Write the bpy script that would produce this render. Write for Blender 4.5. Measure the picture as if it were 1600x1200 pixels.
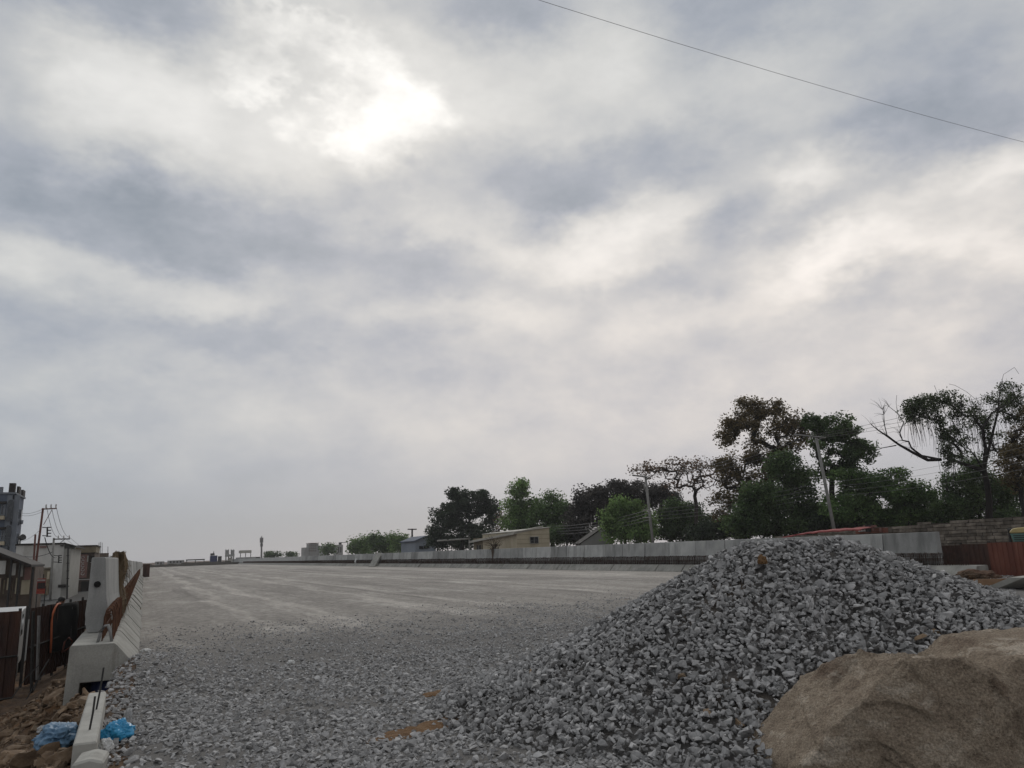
import bpy, bmesh, math, random
import numpy as np
from mathutils import Matrix, Vector, noise as mnoise

for o in list(bpy.data.objects):
    bpy.data.objects.remove(o, do_unlink=True)
SC = bpy.context.scene
COL = SC.collection
R = math.radians
rng = np.random.default_rng(7)
random.seed(7)

# ------------------------------------------------------------------ camera
F = 1203.0                       # focal length in photo pixels (1600 wide)
EYE = 1.5
def _n(v):
    v = np.array(v, float)
    return v / np.linalg.norm(v)
_cy = _n((226 - 800, -(879 - 600), F))       # the road runs along +Y
_cz = _n(np.cross(_cy, _n((1, 0.035, 0))))
if _cz[1] < 0:
    _cz = -_cz
_cx = _n(np.cross(_cy, _cz))
if _cx[0] < 0:
    _cx = -_cx
CM = np.stack([_cx, _cy, _cz])               # camera (right, up, forward) -> world
CAM = np.array([0.0, 0.0, EYE])

cam_d = bpy.data.cameras.new('camera')
cam_d.sensor_fit = 'HORIZONTAL'
cam_d.sensor_width = 36.0
cam_d.lens = 36.0 * F / 1600.0
cam_d.clip_start = 0.05
cam_d.clip_end = 8000
cam = bpy.data.objects.new('camera', cam_d)
COL.objects.link(cam)
rt, up, fw = CM @ [1, 0, 0], CM @ [0, 1, 0], CM @ [0, 0, 1]
cam.matrix_world = Matrix(((rt[0], up[0], -fw[0], 0), (rt[1], up[1], -fw[1], 0),
                           (rt[2], up[2], -fw[2], EYE), (0, 0, 0, 1)))
SC.camera = cam

def ray(px, py):
    return CM @ np.array([px - 800.0, -(py - 600.0), F])
def at(px, py, Y):                # surveying helper: the place at road distance Y seen at a photo point
    d = ray(px, py)
    return CAM + d * (Y / d[1])
def atX(px, py, X):
    d = ray(px, py)
    return CAM + d * (X / d[0])
def atz(px, py, z=0.0):
    d = ray(px, py)
    return CAM + d * ((z - EYE) / d[2])
def ppm(p):                       # photo pixels per metre at p
    return F / float(fw @ (np.array(p) - CAM))

# ------------------------------------------------------------------ world, sun, exposure
def azel(px, py):
    d = _n(ray(px, py))
    return math.atan2(d[0], d[1]), math.asin(d[2])

SUN_AZ, SUN_EL = azel(600, 185)
W = bpy.data.worlds.new('World')
SC.world = W
W.use_nodes = True
W.cycles.sampling_method = 'MANUAL'
W.cycles.sample_map_resolution = 256
wn, wl = W.node_tree.nodes, W.node_tree.links
wn.clear()
def wnode(t, **kw):
    n = wn.new(t)
    for k, v in kw.items():
        setattr(n, k, v)
    return n
def wmath(op, a, b=None, clamp=False):
    n = wnode('ShaderNodeMath', operation=op, use_clamp=clamp)
    for i, s in enumerate((a, b)):
        if s is None:
            continue
        if isinstance(s, (int, float)):
            n.inputs[i].default_value = s
        else:
            wl.new(s, n.inputs[i])
    return n.outputs[0]
tc = wnode('ShaderNodeTexCoord')
sep = wnode('ShaderNodeSeparateXYZ')
wl.new(tc.outputs['Generated'], sep.inputs[0])
az = wmath('ARCTAN2', sep.outputs[0], sep.outputs[1])
el = wmath('ARCSINE', sep.outputs[2])
comb = wnode('ShaderNodeCombineXYZ')
wl.new(az, comb.inputs[0])
wl.new(el, comb.inputs[1])
def wnoise(scale, detail, rough, off=0.0):
    m2 = wnode('ShaderNodeVectorMath', operation='MULTIPLY_ADD')
    m2.inputs[1].default_value = (scale, scale, scale * 1.7)
    m2.inputs[2].default_value = (off * scale, off * 0.7 * scale, -off * scale)
    wl.new(tc.outputs['Generated'], m2.inputs[0])
    n = wnode('ShaderNodeTexNoise')
    n.inputs['Scale'].default_value = 1.0
    n.inputs['Detail'].default_value = detail
    n.inputs['Roughness'].default_value = rough
    wl.new(m2.outputs[0], n.inputs['Vector'])
    return n
nw = wnoise(4.6, 5, 0.62, 3.1)
vs = wnode('ShaderNodeVectorMath', operation='SUBTRACT')
wl.new(nw.outputs['Color'], vs.inputs[0])
vs.inputs[1].default_value = (0.5, 0.5, 0.5)
vm = wnode('ShaderNodeVectorMath', operation='MULTIPLY')
wl.new(vs.outputs[0], vm.inputs[0])
vm.inputs[1].default_value = (0.24, 0.17, 0)
va = wnode('ShaderNodeVectorMath', operation='ADD')
wl.new(comb.outputs[0], va.inputs[0])
wl.new(vm.outputs[0], va.inputs[1])
# drifts of thicker and thinner cloud: place, half-width and half-height in the sky, brightness
CLOUDS = [
    (585, 190, 85, 120, .28), (450, 92, 110, 42, .20), (470, 185, 290, 165, .22), (200, 170, 150, 100, .10),
    (1310, 268, 60, 38, .22), (1250, 270, 190, 60, .08), (930, 375, 140, 55, .21), (1350, 390, 190, 48, .28),
    (1530, 290, 110, 45, .21), (1540, 415, 130, 45, .19), (60, 440, 150, 55, .11), (330, 455, 110, 28, .13),
    (1180, 120, 150, 90, .08), (930, 90, 170, 100, .09), (790, 495, 70, 26, .09), (1100, 490, 120, 30, .09),
    (650, 372, 50, 16, .14), (640, 492, 70, 18, .06), (560, 430, 90, 26, .08), (1500, 500, 150, 20, .06),
    (330, 365, 330, 80, -.19), (130, 320, 200, 55, -.07), (330, 525, 380, 40, -.11), (850, 270, 260, 50, -.14),
    (1130, 40, 130, 60, -.15), (1470, 190, 230, 60, -.13), (1150, 375, 150, 36, -.10), (200, 15, 330, 50, -.17),
    (10, 150, 90, 140, -.10), (770, 15, 140, 40, -.13), (1480, 340, 160, 24, -.10), (1010, 310, 170, 26, -.07),
    (1500, 450, 200, 22, -.06), (720, 420, 170, 26, -.07), (1020, 445, 160, 22, -.05),
]
def blob_terms(cx_, cy_, rx_, ry_):
    a0, e0 = azel(cx_, cy_)
    sx = abs(azel(cx_ + rx_, cy_)[0] - azel(cx_ - rx_, cy_)[0]) / 2
    sy = abs(azel(cx_, cy_ + ry_)[1] - azel(cx_, cy_ - ry_)[1]) / 2
    return a0, e0, sx, sy
# the broad drifts, summed into a few products of a profile along the horizon and one up the sky (cheap to evaluate)
NSTOP = 32
A0, A1, E0, E1 = -0.55, 1.45, 0.02, 0.76
fa, fe = np.linspace(0, 1, NSTOP), np.linspace(0, 1, NSTOP)
ga, ge = np.meshgrid(A0 + (A1 - A0) * fa, E0 + (E1 - E0) * fe, indexing='ij')
BM = np.zeros((NSTOP, NSTOP))
for (cx_, cy_, rx_, ry_, amp) in CLOUDS[2:]:
    a0, e0, sx, sy = blob_terms(cx_, cy_, rx_, ry_)
    t_ = np.clip((np.sqrt(((ga - a0) / sx) ** 2 + ((ge - e0) / sy) ** 2) - 0.15) / 1.6, 0, 1)
    BM += amp * (1 - t_ * t_ * (3 - 2 * t_))
U_, S_, V_ = np.linalg.svd(BM)
sw = wnode('ShaderNodeSeparateXYZ')
wl.new(va.outputs[0], sw.inputs[0])
fac_a = wmath('DIVIDE', wmath('SUBTRACT', sw.outputs[0], A0), A1 - A0)
fac_e = wmath('DIVIDE', wmath('SUBTRACT', sw.outputs[1], E0), E1 - E0)
def profile_ramp(fac, tab):
    """three profiles at once in the channels of one ramp; stored as 0.5 + 0.5 v"""
    n = wnode('ShaderNodeValToRGB')
    n.color_ramp.interpolation = 'CARDINAL'
    el_ = n.color_ramp.elements
    for i in range(NSTOP):
        e_ = el_[0] if i == 0 else (el_[len(el_) - 1] if i == NSTOP - 1 else el_.new(i / (NSTOP - 1)))
        e_.position = i / (NSTOP - 1)
    for i in range(NSTOP):
        el_[i].color = (*(0.5 + 0.5 * tab[i]), 1)
    wl.new(fac, n.inputs[0])
    m_ = wnode('ShaderNodeVectorMath', operation='MULTIPLY_ADD')
    wl.new(n.outputs[0], m_.inputs[0])
    m_.inputs[1].default_value = (2, 2, 2)
    m_.inputs[2].default_value = (-1, -1, -1)
    return m_.outputs[0]
acc = None
for k in (0, 3, 6):
    ta_ = U_[:, k:k + 3] * np.sqrt(S_[k:k + 3])
    te_ = V_[k:k + 3].T * np.sqrt(S_[k:k + 3])
    ka, ke = max(1e-6, np.abs(ta_).max()), max(1e-6, np.abs(te_).max())
    dp = wnode('ShaderNodeVectorMath', operation='DOT_PRODUCT')
    wl.new(profile_ramp(fac_a, ta_ / ka), dp.inputs[0])
    wl.new(profile_ramp(fac_e, te_ / ke), dp.inputs[1])
    v_ = wmath('MULTIPLY', dp.outputs['Value'], float(ka * ke))
    acc = v_ if acc is None else wmath('ADD', acc, v_)
n2 = wnoise(8.5, 5, 0.60, 5.3)
n3 = wnoise(6.0, 5, 0.62, 8.1)
wv = wnode('ShaderNodeVectorMath', operation='MULTIPLY_ADD')     # torn edges for the two bright gaps
wl.new(n3.outputs['Color'], wv.inputs[0])
wv.inputs[1].default_value = (0.20, 0.20, 0)
wv.inputs[2].default_value = (-0.10, -0.10, 0)
wc = wnode('ShaderNodeVectorMath', operation='ADD')
wl.new(wv.outputs[0], wc.inputs[0])
wl.new(va.outputs[0], wc.inputs[1])
for (cx_, cy_, rx_, ry_, amp) in CLOUDS[:2]:
    a0, e0, sx, sy = blob_terms(cx_, cy_, rx_, ry_)
    m1 = wnode('ShaderNodeVectorMath', operation='MULTIPLY_ADD')
    m1.inputs[1].default_value = (1 / sx, 1 / sy, 0)
    m1.inputs[2].default_value = (-a0 / sx, -e0 / sy, 0)
    wl.new(wc.outputs[0], m1.inputs[0])
    ln = wnode('ShaderNodeVectorMath', operation='LENGTH')
    wl.new(m1.outputs[0], ln.inputs[0])
    mr = wnode('ShaderNodeMapRange', interpolation_type='SMOOTHSTEP')
    mr.inputs['From Min'].default_value = 0.25
    mr.inputs['From Max'].default_value = 1.25
    mr.inputs['To Min'].default_value = amp
    mr.inputs['To Max'].default_value = 0.0
    wl.new(ln.outputs['Value'], mr.inputs['Value'])
    acc = wmath('ADD', acc, wmath('MULTIPLY', mr.outputs[0], wmath('ADD', wmath('MULTIPLY', n2.outputs['Fac'], 2.6), -0.35)))
n1 = wnoise(3.4, 6, 0.60, 0.0)
b = wmath('ADD', acc, wmath('MULTIPLY', wmath('SUBTRACT', n1.outputs['Fac'], 0.5), 0.34))
b = wmath('ADD', b, wmath('MULTIPLY', wmath('SUBTRACT', n2.outputs['Fac'], 0.5), 0.30))
# haze layer: contrast fades towards the horizon
fade = wnode('ShaderNodeMapRange', interpolation_type='SMOOTHSTEP')
fade.inputs['From Min'].default_value = 0.02
fade.inputs['From Max'].default_value = 0.20
wl.new(el, fade.inputs['Value'])
b = wmath('MULTIPLY', b, wmath('ADD', wmath('MULTIPLY', fade.outputs[0], 0.85), 0.15))
base = wmath('ADD', wmath('MULTIPLY', fade.outputs[0], 0.135), 0.315)
b = wmath('ADD', b, base)
b = wmath('MAXIMUM', b, 0.24)
ramp = wnode('ShaderNodeValToRGB')
ramp.color_ramp.interpolation = 'LINEAR'
els = ramp.color_ramp.elements
els[0].position, els[0].color = 0.22, (0.225, 0.262, 0.310, 1)
els[1].position, els[1].color = 1.0, (1.02, 1.02, 1.0, 1)
for p_, c_ in ((0.36, (0.345, 0.374, 0.426)), (0.47, (0.462, 0.480, 0.500)), (0.58, (0.580, 0.588, 0.585)), (0.78, (0.80, 0.80, 0.785))):
    e_ = els.new(p_)
    e_.color = (*c_, 1)
wl.new(b, ramp.inputs[0])
# low sun side: air towards the right-hand horizon is warmer
warm = wnode('ShaderNodeMapRange', interpolation_type='SMOOTHSTEP')
warm.inputs['From Min'].default_value = -0.25
warm.inputs['From Max'].default_value = 0.75
wl.new(az, warm.inputs['Value'])
low = wnode('ShaderNodeMapRange', interpolation_type='SMOOTHSTEP')
low.inputs['From Min'].default_value = 0.62
low.inputs['From Max'].default_value = 0.02
wl.new(el, low.inputs['Value'])
wf = wmath('MULTIPLY', warm.outputs[0], low.outputs[0])
tint = wnode('ShaderNodeMix', data_type='RGBA', blend_type='MIX')
wl.new(wf, tint.inputs[0])
tint.inputs[6].default_value = (0.99, 0.978, 0.960, 1)
tint.inputs[7].default_value = (1.42, 1.26, 1.15, 1)
mul = wnode('ShaderNodeMix', data_type='RGBA', blend_type='MULTIPLY')
mul.inputs[0].default_value = 1.0
wl.new(ramp.outputs[0], mul.inputs[6])
wl.new(tint.outputs[2], mul.inputs[7])
sc10 = wnode('ShaderNodeMix', data_type='RGBA', blend_type='MULTIPLY')
sc10.inputs[0].default_value = 1.0
wl.new(mul.outputs[2], sc10.inputs[6])
sc10.inputs[7].default_value = (10, 10, 10, 1)
sky = wnode('ShaderNodeTexSky', sky_type='NISHITA')
sky.sun_disc = False
sky.sun_elevation = SUN_EL
sky.sun_rotation = SUN_AZ
cov = wnode('ShaderNodeMix', data_type='RGBA', blend_type='MIX')
cov.inputs[0].default_value = 0.95           # cloud cover
wl.new(sky.outputs[0], cov.inputs[6])
wl.new(sc10.outputs[2], cov.inputs[7])
bg = wnode('ShaderNodeBackground')
bg.inputs[1].default_value = 0.1
wl.new(cov.outputs[2], bg.inputs[0])
wo = wnode('ShaderNodeOutputWorld')
wl.new(bg.outputs[0], wo.inputs[0])

sun_d = bpy.data.lights.new('sun', 'SUN')
sun_d.energy = 0.7
sun_d.angle = R(16)
sun_d.color = (1.0, 0.96, 0.9)
sun = bpy.data.objects.new('sun', sun_d)
COL.objects.link(sun)
sdir = Vector((math.sin(SUN_AZ) * math.cos(SUN_EL), math.cos(SUN_AZ) * math.cos(SUN_EL), math.sin(SUN_EL)))
sun.rotation_euler = sdir.to_track_quat('Z', 'Y').to_euler()
sun.location = (0, 0, 60)

SC.view_settings.view_transform = 'Standard'
SC.view_settings.look = 'None'
SC.view_settings.exposure = 0.16
SC.view_settings.gamma = 1.0
SC.render.engine = 'CYCLES'
SC.cycles.use_denoising = True
SC.cycles.max_bounces = 6
SC.cycles.diffuse_bounces = 3
SC.cycles.transparent_max_bounces = 4

# ------------------------------------------------------------------ helpers: numpy noise
_perm = np.random.default_rng(3).random(4096)
def _h(ix, iy, iz):
    return _perm[(ix * 73 + iy * 1571 + iz * 9277) % 4096]
def vnoise(p):
    p = np.asarray(p, float)
    i = np.floor(p).astype(int)
    f = p - i
    f = f * f * (3 - 2 * f)
    out = 0
    for dx in (0, 1):
        for dy in (0, 1):
            for dz in (0, 1):
                w = (f[:, 0] if dx else 1 - f[:, 0]) * (f[:, 1] if dy else 1 - f[:, 1]) * (f[:, 2] if dz else 1 - f[:, 2])
                out = out + w * _h(i[:, 0] + dx, i[:, 1] + dy, i[:, 2] + dz)
    return out * 2 - 1
def fbm(p, octaves=4, gain=0.5):
    p = np.asarray(p, float)
    a, s, out = 1.0, 1.0, 0
    for k in range(octaves):
        out = out + a * vnoise(p * s + 17.3 * k)
        a *= gain
        s *= 2.03
    return out
def fbm2(x, y, octaves=4, gain=0.5):
    x = np.asarray(x, float)
    return fbm(np.stack([x.ravel(), np.asarray(y, float).ravel(), np.full(x.size, 0.37)], 1), octaves, gain).reshape(x.shape)
def sstep(a, b_, x):
    t = np.clip((np.asarray(x, float) - a) / (b_ - a), 0, 1)
    return t * t * (3 - 2 * t)

# ------------------------------------------------------------------ helpers: objects
def link(o, parent=None):
    COL.objects.link(o)
    if parent is not None:
        o.parent = parent
    return o
def tag(o, label=None, cat=None, group=None, kind=None):
    if label:
        o['label'] = label
    if cat:
        o['category'] = cat
    if group:
        o['group'] = group
    if kind:
        o['kind'] = kind
    return o
def thing(name, label, cat, loc=(0, 0, 0), group=None):
    o = bpy.data.objects.new(name, None)
    o.empty_display_size = 0.3
    o.location = loc
    link(o)
    return tag(o, label, cat, group)

class MB:
    """collects boxes, prisms and tubes; build() links them as one mesh object"""
    def __init__(self):
        self.v, self.f = [], []
    def add(self, vs, fs):
        k = len(self.v)
        self.v.extend([tuple(float(c) for c in p) for p in vs])
        self.f.extend([tuple(i + k for i in f) for f in fs])
        return self
    def box(self, x0, x1, y0, y1, z0, z1):
        return self.add([(x0, y0, z0), (x1, y0, z0), (x1, y1, z0), (x0, y1, z0), (x0, y0, z1), (x1, y0, z1), (x1, y1, z1), (x0, y1, z1)],
                        [(0, 3, 2, 1), (4, 5, 6, 7), (0, 1, 5, 4), (1, 2, 6, 5), (2, 3, 7, 6), (3, 0, 4, 7)])
    def obox(self, c, s, m=None):
        """box of size s at c, turned by the 3x3 matrix m"""
        m = np.eye(3) if m is None else np.array(m)
        h = np.array(s) / 2
        vs = [np.array(c) + m @ (h * np.array(k)) for k in ((-1, -1, -1), (1, -1, -1), (1, 1, -1), (-1, 1, -1), (-1, -1, 1), (1, -1, 1), (1, 1, 1), (-1, 1, 1))]
        return self.add(vs, [(0, 3, 2, 1), (4, 5, 6, 7), (0, 1, 5, 4), (1, 2, 6, 5), (2, 3, 7, 6), (3, 0, 4, 7)])
    def prism(self, poly, p0, p1, ax, ay):
        """outline poly (a, b) swept from p0 to p1 in the frame ax, ay"""
        p0, p1, ax, ay = (np.array(q, float) for q in (p0, p1, ax, ay))
        n = len(poly)
        vs = [p0 + ax * a + ay * c for a, c in poly] + [p1 + ax * a + ay * c for a, c in poly]
        fs = [(i, (i + 1) % n, n + (i + 1) % n, n + i) for i in range(n)]
        return self.add(vs, fs + [tuple(range(n - 1, -1, -1)), tuple(range(n, 2 * n))])
    def tube(self, pts, r, n=5, cap=True):
        pts = [np.array(p, float) for p in pts]
        rs = r if hasattr(r, '__len__') else [r] * len(pts)
        vs, fs = [], []
        for i, p in enumerate(pts):
            d = _n(pts[min(i + 1, len(pts) - 1)] - pts[max(i - 1, 0)])
            a = np.cross(d, (0, 0, 1) if abs(d[2]) < 0.9 else (1, 0, 0))
            a = a / np.linalg.norm(a)
            c = np.cross(d, a)
            for k in range(n):
                t = 2 * math.pi * k / n
                vs.append(p + rs[i] * (a * math.cos(t) + c * math.sin(t)))
        for i in range(len(pts) - 1):
            for k in range(n):
                fs.append((i * n + k, i * n + (k + 1) % n, (i + 1) * n + (k + 1) % n, (i + 1) * n + k))
        if cap:
            fs.append(tuple(range(n - 1, -1, -1)))
            fs.append(tuple((len(pts) - 1) * n + k for k in range(n)))
        return self.add(vs, fs)
    def quad(self, a, b_, c, d):
        return self.add([a, b_, c, d], [(0, 1, 2, 3)])
    def build(self, name, mat, parent=None, origin=None, smooth=False, bevel=0.0, seg=1):
        v = np.array(self.v, float)
        if parent is not None:
            org = np.array(world_loc(parent))
            loc = np.zeros(3)
        else:
            org = np.array(origin) if origin is not None else np.array([v[:, 0].mean(), v[:, 1].mean(), v[:, 2].min()])
            loc = org
        v = v - org
        me = bpy.data.meshes.new(name)
        me.from_pydata(v.tolist(), [], self.f)
        bm = bmesh.new()
        bm.from_mesh(me)
        bmesh.ops.recalc_face_normals(bm, faces=bm.faces)
        if bevel > 0:
            es = [e for e in bm.edges if len(e.link_faces) == 2 and e.calc_face_angle(0) > 0.5]
            bmesh.ops.bevel(bm, geom=es, offset=bevel, segments=seg, affect='EDGES', profile=0.6)
        bm.to_mesh(me)
        bm.free()
        if smooth:
            for p in me.polygons:
                p.use_smooth = True
        me.materials.append(mat)
        o = bpy.data.objects.new(name, me)
        o.location = loc
        return link(o, parent)
def world_loc(o):
    l = Vector(o.location)
    while o.parent is not None:
        o = o.parent
        l = l + Vector(o.location)
    return l

def array_mesh(name, verts, tris, mat, tints=None, smooth=False):
    verts = np.ascontiguousarray(verts, np.float32)
    tris = np.ascontiguousarray(tris, np.int32)
    m, k = tris.shape
    me = bpy.data.meshes.new(name)
    me.vertices.add(len(verts))
    me.vertices.foreach_set('co', verts.ravel())
    me.loops.add(m * k)
    me.loops.foreach_set('vertex_index', tris.ravel())
    me.polygons.add(m)
    me.polygons.foreach_set('loop_start', np.arange(0, m * k, k, dtype=np.int32))
    me.update(calc_edges=True)
    if tints is not None:
        at_ = me.attributes.new('tint', 'FLOAT', 'POINT')
        at_.data.foreach_set('value', np.ascontiguousarray(tints, np.float32))
    if smooth:
        me.shade_smooth()
    else:
        me.shade_flat()
    me.materials.append(mat)
    return me
def mesh_obj(name, me, parent=None, loc=(0, 0, 0)):
    o = bpy.data.objects.new(name, me)
    o.location = loc
    return link(o, parent)

# ------------------------------------------------------------------ materials
def pm(name, cols, scale=4.0, detail=5, rough=0.85, bump=0.25, bscale=None, bdist=0.02, stretch=(1, 1, 1), stain=None, stain_scale=1.0,
       stain_stretch=(1, 1, 1), stain_cut=(0.52, 0.68), vary=0.0, tint=0.0, metal=0.0, spec=0.3, fine=None, nrough=0.6, speck=None, streak=None):
    """procedural surface: noise between the colours of cols, stains, a shift per object, a shift per piece, relief"""
    m = bpy.data.materials.new(name)
    m.use_nodes = True
    N, L = m.node_tree.nodes, m.node_tree.links
    N.clear()
    out = N.new('ShaderNodeOutputMaterial')
    pb = N.new('ShaderNodeBsdfPrincipled')
    L.new(pb.outputs[0], out.inputs[0])
    pb.inputs['Roughness'].default_value = rough
    pb.inputs['Metallic'].default_value = metal
    pb.inputs['Specular IOR Level'].default_value = spec
    g = N.new('ShaderNodeNewGeometry')
    def nz(sc, st, det=detail, rg=nrough):
        mp_ = N.new('ShaderNodeMapping')
        mp_.inputs['Scale'].default_value = st
        L.new(g.outputs['Position'], mp_.inputs[0])
        t = N.new('ShaderNodeTexNoise')
        t.inputs['Scale'].default_value = sc
        t.inputs['Detail'].default_value = det
        t.inputs['Roughness'].default_value = rg
        L.new(mp_.outputs[0], t.inputs['Vector'])
        return t
    def scaled(c, val, lo_, hi_, f0=0.0, f1=1.0):
        mr2 = N.new('ShaderNodeMapRange')
        mr2.inputs['From Min'].default_value, mr2.inputs['From Max'].default_value = f0, f1
        mr2.inputs['To Min'].default_value, mr2.inputs['To Max'].default_value = lo_, hi_
        L.new(val, mr2.inputs['Value'])
        mx2 = N.new('ShaderNodeVectorMath')
        mx2.operation = 'SCALE'
        L.new(c, mx2.inputs[0])
        L.new(mr2.outputs[0], mx2.inputs['Scale'])
        return mx2.outputs[0]
    n0 = nz(scale, stretch)
    cr = N.new('ShaderNodeValToRGB')
    e = cr.color_ramp.elements
    k = len(cols)
    lo, hi = 0.32, 0.68
    e[0].position, e[0].color = lo, (*cols[0], 1)
    e[1].position, e[1].color = hi, (*cols[-1], 1)
    for i in range(1, k - 1):
        q = e.new(lo + (hi - lo) * i / (k - 1))
        q.color = (*cols[i], 1)
    L.new(n0.outputs['Fac'], cr.inputs[0])
    c = cr.outputs[0]
    if stain:
        ns = nz(stain_scale, stain_stretch, 6, 0.62)
        mr_ = N.new('ShaderNodeMapRange')
        mr_.inputs['From Min'].default_value, mr_.inputs['From Max'].default_value = stain_cut
        L.new(ns.outputs['Fac'], mr_.inputs['Value'])
        mx = N.new('ShaderNodeMix')
        mx.data_type = 'RGBA'
        L.new(mr_.outputs[0], mx.inputs[0])
        L.new(c, mx.inputs[6])
        mx.inputs[7].default_value = (*stain, 1)
        c = mx.outputs[2]
    if streak:                                    # long marks: (colour, scale, stretch, from, to)
        ns = nz(streak[1], streak[2], 7, 0.66)
        mr_ = N.new('ShaderNodeMapRange')
        mr_.inputs['From Min'].default_value, mr_.inputs['From Max'].default_value = streak[3], streak[4]
        L.new(ns.outputs['Fac'], mr_.inputs['Value'])
        mx = N.new('ShaderNodeMix')
        mx.data_type = 'RGBA'
        L.new(mr_.outputs[0], mx.inputs[0])
        L.new(c, mx.inputs[6])
        mx.inputs[7].default_value = (*streak[0], 1)
        c = mx.outputs[2]
    if speck:                                     # grain: (scale, amount)
        ns = nz(speck[0], (1, 1, 1), 4, 0.75)
        c = scaled(c, ns.outputs['Fac'], 1 - speck[1], 1 + speck[1], .28, .72)
    if vary:
        oi = N.new('ShaderNodeObjectInfo')
        c = scaled(c, oi.outputs['Random'], 1 - vary, 1 + vary)
    if tint:
        ta = N.new('ShaderNodeAttribute')
        ta.attribute_name = 'tint'
        c = scaled(c, ta.outputs['Fac'], 1 - tint, 1 + tint)
    L.new(c, pb.inputs['Base Color'])
    if bump:
        nb = nz(bscale or scale * 6, (1, 1, 1) if fine is None else fine, 8, 0.65)
        bp = N.new('ShaderNodeBump')
        bp.inputs['Strength'].default_value = bump
        bp.inputs['Distance'].default_value = bdist
        L.new(nb.outputs['Fac'], bp.inputs['Height'])
        L.new(bp.outputs[0], pb.inputs['Normal'])
    return m

M = {}
M['road'] = pm('compacted_stone_dust', [(.215, .197, .178), (.325, .299, .270), (.455, .422, .382)], scale=0.40, detail=14, rough=0.95, bump=1.0, bscale=18, bdist=0.05,
               stretch=(1, 0.22, 1), stain=(.55, .515, .468), stain_scale=0.5, stain_stretch=(1.0, 0.35, 1), stain_cut=(0.56, 0.76), nrough=0.80,
               speck=(5, 0.45), streak=((.19, .174, .158), 0.6, (1, .03, 1), .53, .68))
def wheel_tracks(m):
    """dust packed pale by wheels, in bands along the road"""
    N, L = m.node_tree.nodes, m.node_tree.links
    pb = next(n for n in N if n.type == 'BSDF_PRINCIPLED')
    src = pb.inputs['Base Color'].links[0].from_socket
    g = next(n for n in N if n.type == 'NEW_GEOMETRY')
    sp = N.new('ShaderNodeSeparateXYZ')
    L.new(g.outputs['Position'], sp.inputs[0])
    mp_ = N.new('ShaderNodeMapping')
    mp_.inputs['Scale'].default_value = (.25, .03, 1)
    L.new(g.outputs['Position'], mp_.inputs[0])
    nt = N.new('ShaderNodeTexNoise')
    nt.inputs['Detail'].default_value = 6
    L.new(mp_.outputs[0], nt.inputs['Vector'])
    ma = N.new('ShaderNodeMath')
    ma.operation = 'MULTIPLY_ADD'
    L.new(nt.outputs['Fac'], ma.inputs[0])
    ma.inputs[1].default_value = 2.6
    L.new(sp.outputs[0], ma.inputs[2])
    dv_ = N.new('ShaderNodeMath')
    dv_.operation = 'DIVIDE'
    L.new(ma.outputs[0], dv_.inputs[0])
    dv_.inputs[1].default_value = 28.0
    cr = N.new('ShaderNodeValToRGB')
    e = cr.color_ramp.elements
    e[0].position, e[1].position = 0.0, 1.0
    e[0].color = e[1].color = (.425, .425, .425, 1)
    for x_ in (2.6, 4.2, 7.4, 9.1, 14.0, 15.6, 20.5, 22.1):
        for q, v in ((-.5, .39), (-.12, .53), (.12, .53), (.5, .39)):
            if len(e) < 32:
                k_ = e.new((x_ + q + 1.3) / 28.0)
                k_.color = (v, v, v, 1)
    L.new(dv_.outputs[0], cr.inputs[0])
    sc_ = N.new('ShaderNodeVectorMath')
    sc_.operation = 'SCALE'
    md = N.new('ShaderNodeMath')
    md.operation = 'MULTIPLY'
    L.new(cr.outputs[0], md.inputs[0])
    md.inputs[1].default_value = 2.35
    L.new(src, sc_.inputs[0])
    L.new(md.outputs[0], sc_.inputs['Scale'])
    L.new(sc_.outputs[0], pb.inputs['Base Color'])
wheel_tracks(M['road'])
def bed_mix(m):
    N, L = m.node_tree.nodes, m.node_tree.links
    pb = next(n for n in N if n.type == 'BSDF_PRINCIPLED')
    src = pb.inputs['Base Color'].links[0].from_socket
    g = next(n for n in N if n.type == 'NEW_GEOMETRY')
    sp = N.new('ShaderNodeSeparateXYZ')
    L.new(g.outputs['Position'], sp.inputs[0])
    nt = N.new('ShaderNodeTexNoise')
    nt.inputs['Scale'].default_value = 0.5
    nt.inputs['Detail'].default_value = 7
    L.new(g.outputs['Position'], nt.inputs['Vector'])
    def mth(op, a, b_):
        n = N.new('ShaderNodeMath')
        n.operation = op
        for i, v in enumerate((a, b_)):
            if isinstance(v, float):
                n.inputs[i].default_value = v
            else:
                L.new(v, n.inputs[i])
        return n.outputs[0]
    y_ = mth('ADD', mth('SUBTRACT', sp.outputs[1], mth('MULTIPLY', sp.outputs[0], 0.16)), mth('MULTIPLY', nt.outputs['Fac'], 9.0))
    mr = N.new('ShaderNodeMapRange')
    mr.inputs['From Min'].default_value, mr.inputs['From Max'].default_value = 23.5, 17.0
    L.new(y_, mr.inputs['Value'])
    mx = N.new('ShaderNodeMix')
    mx.data_type = 'RGBA'
    L.new(mr.outputs[0], mx.inputs[0])
    L.new(src, mx.inputs[6])
    mx.inputs[7].default_value = (.165, .156, .147, 1)
    L.new(mx.outputs[2], pb.inputs['Base Color'])
bed_mix(M['road'])
M['gravelbed'] = pm('gravel_bed_dust', [(.10, .095, .09), (.16, .150, .142), (.21, .198, .186)], scale=9, rough=0.95, bump=1.0, bscale=30, bdist=0.04, stain=(.20, .145, .10), stain_scale=0.8, stain_cut=(.56, .72))
M['stone'] = pm('crushed_granite', [(.222, .217, .213), (.308, .301, .296), (.398, .389, .382)], scale=14, rough=0.85, bump=0.35, bscale=90, bdist=0.006, tint=0.46)
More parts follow.
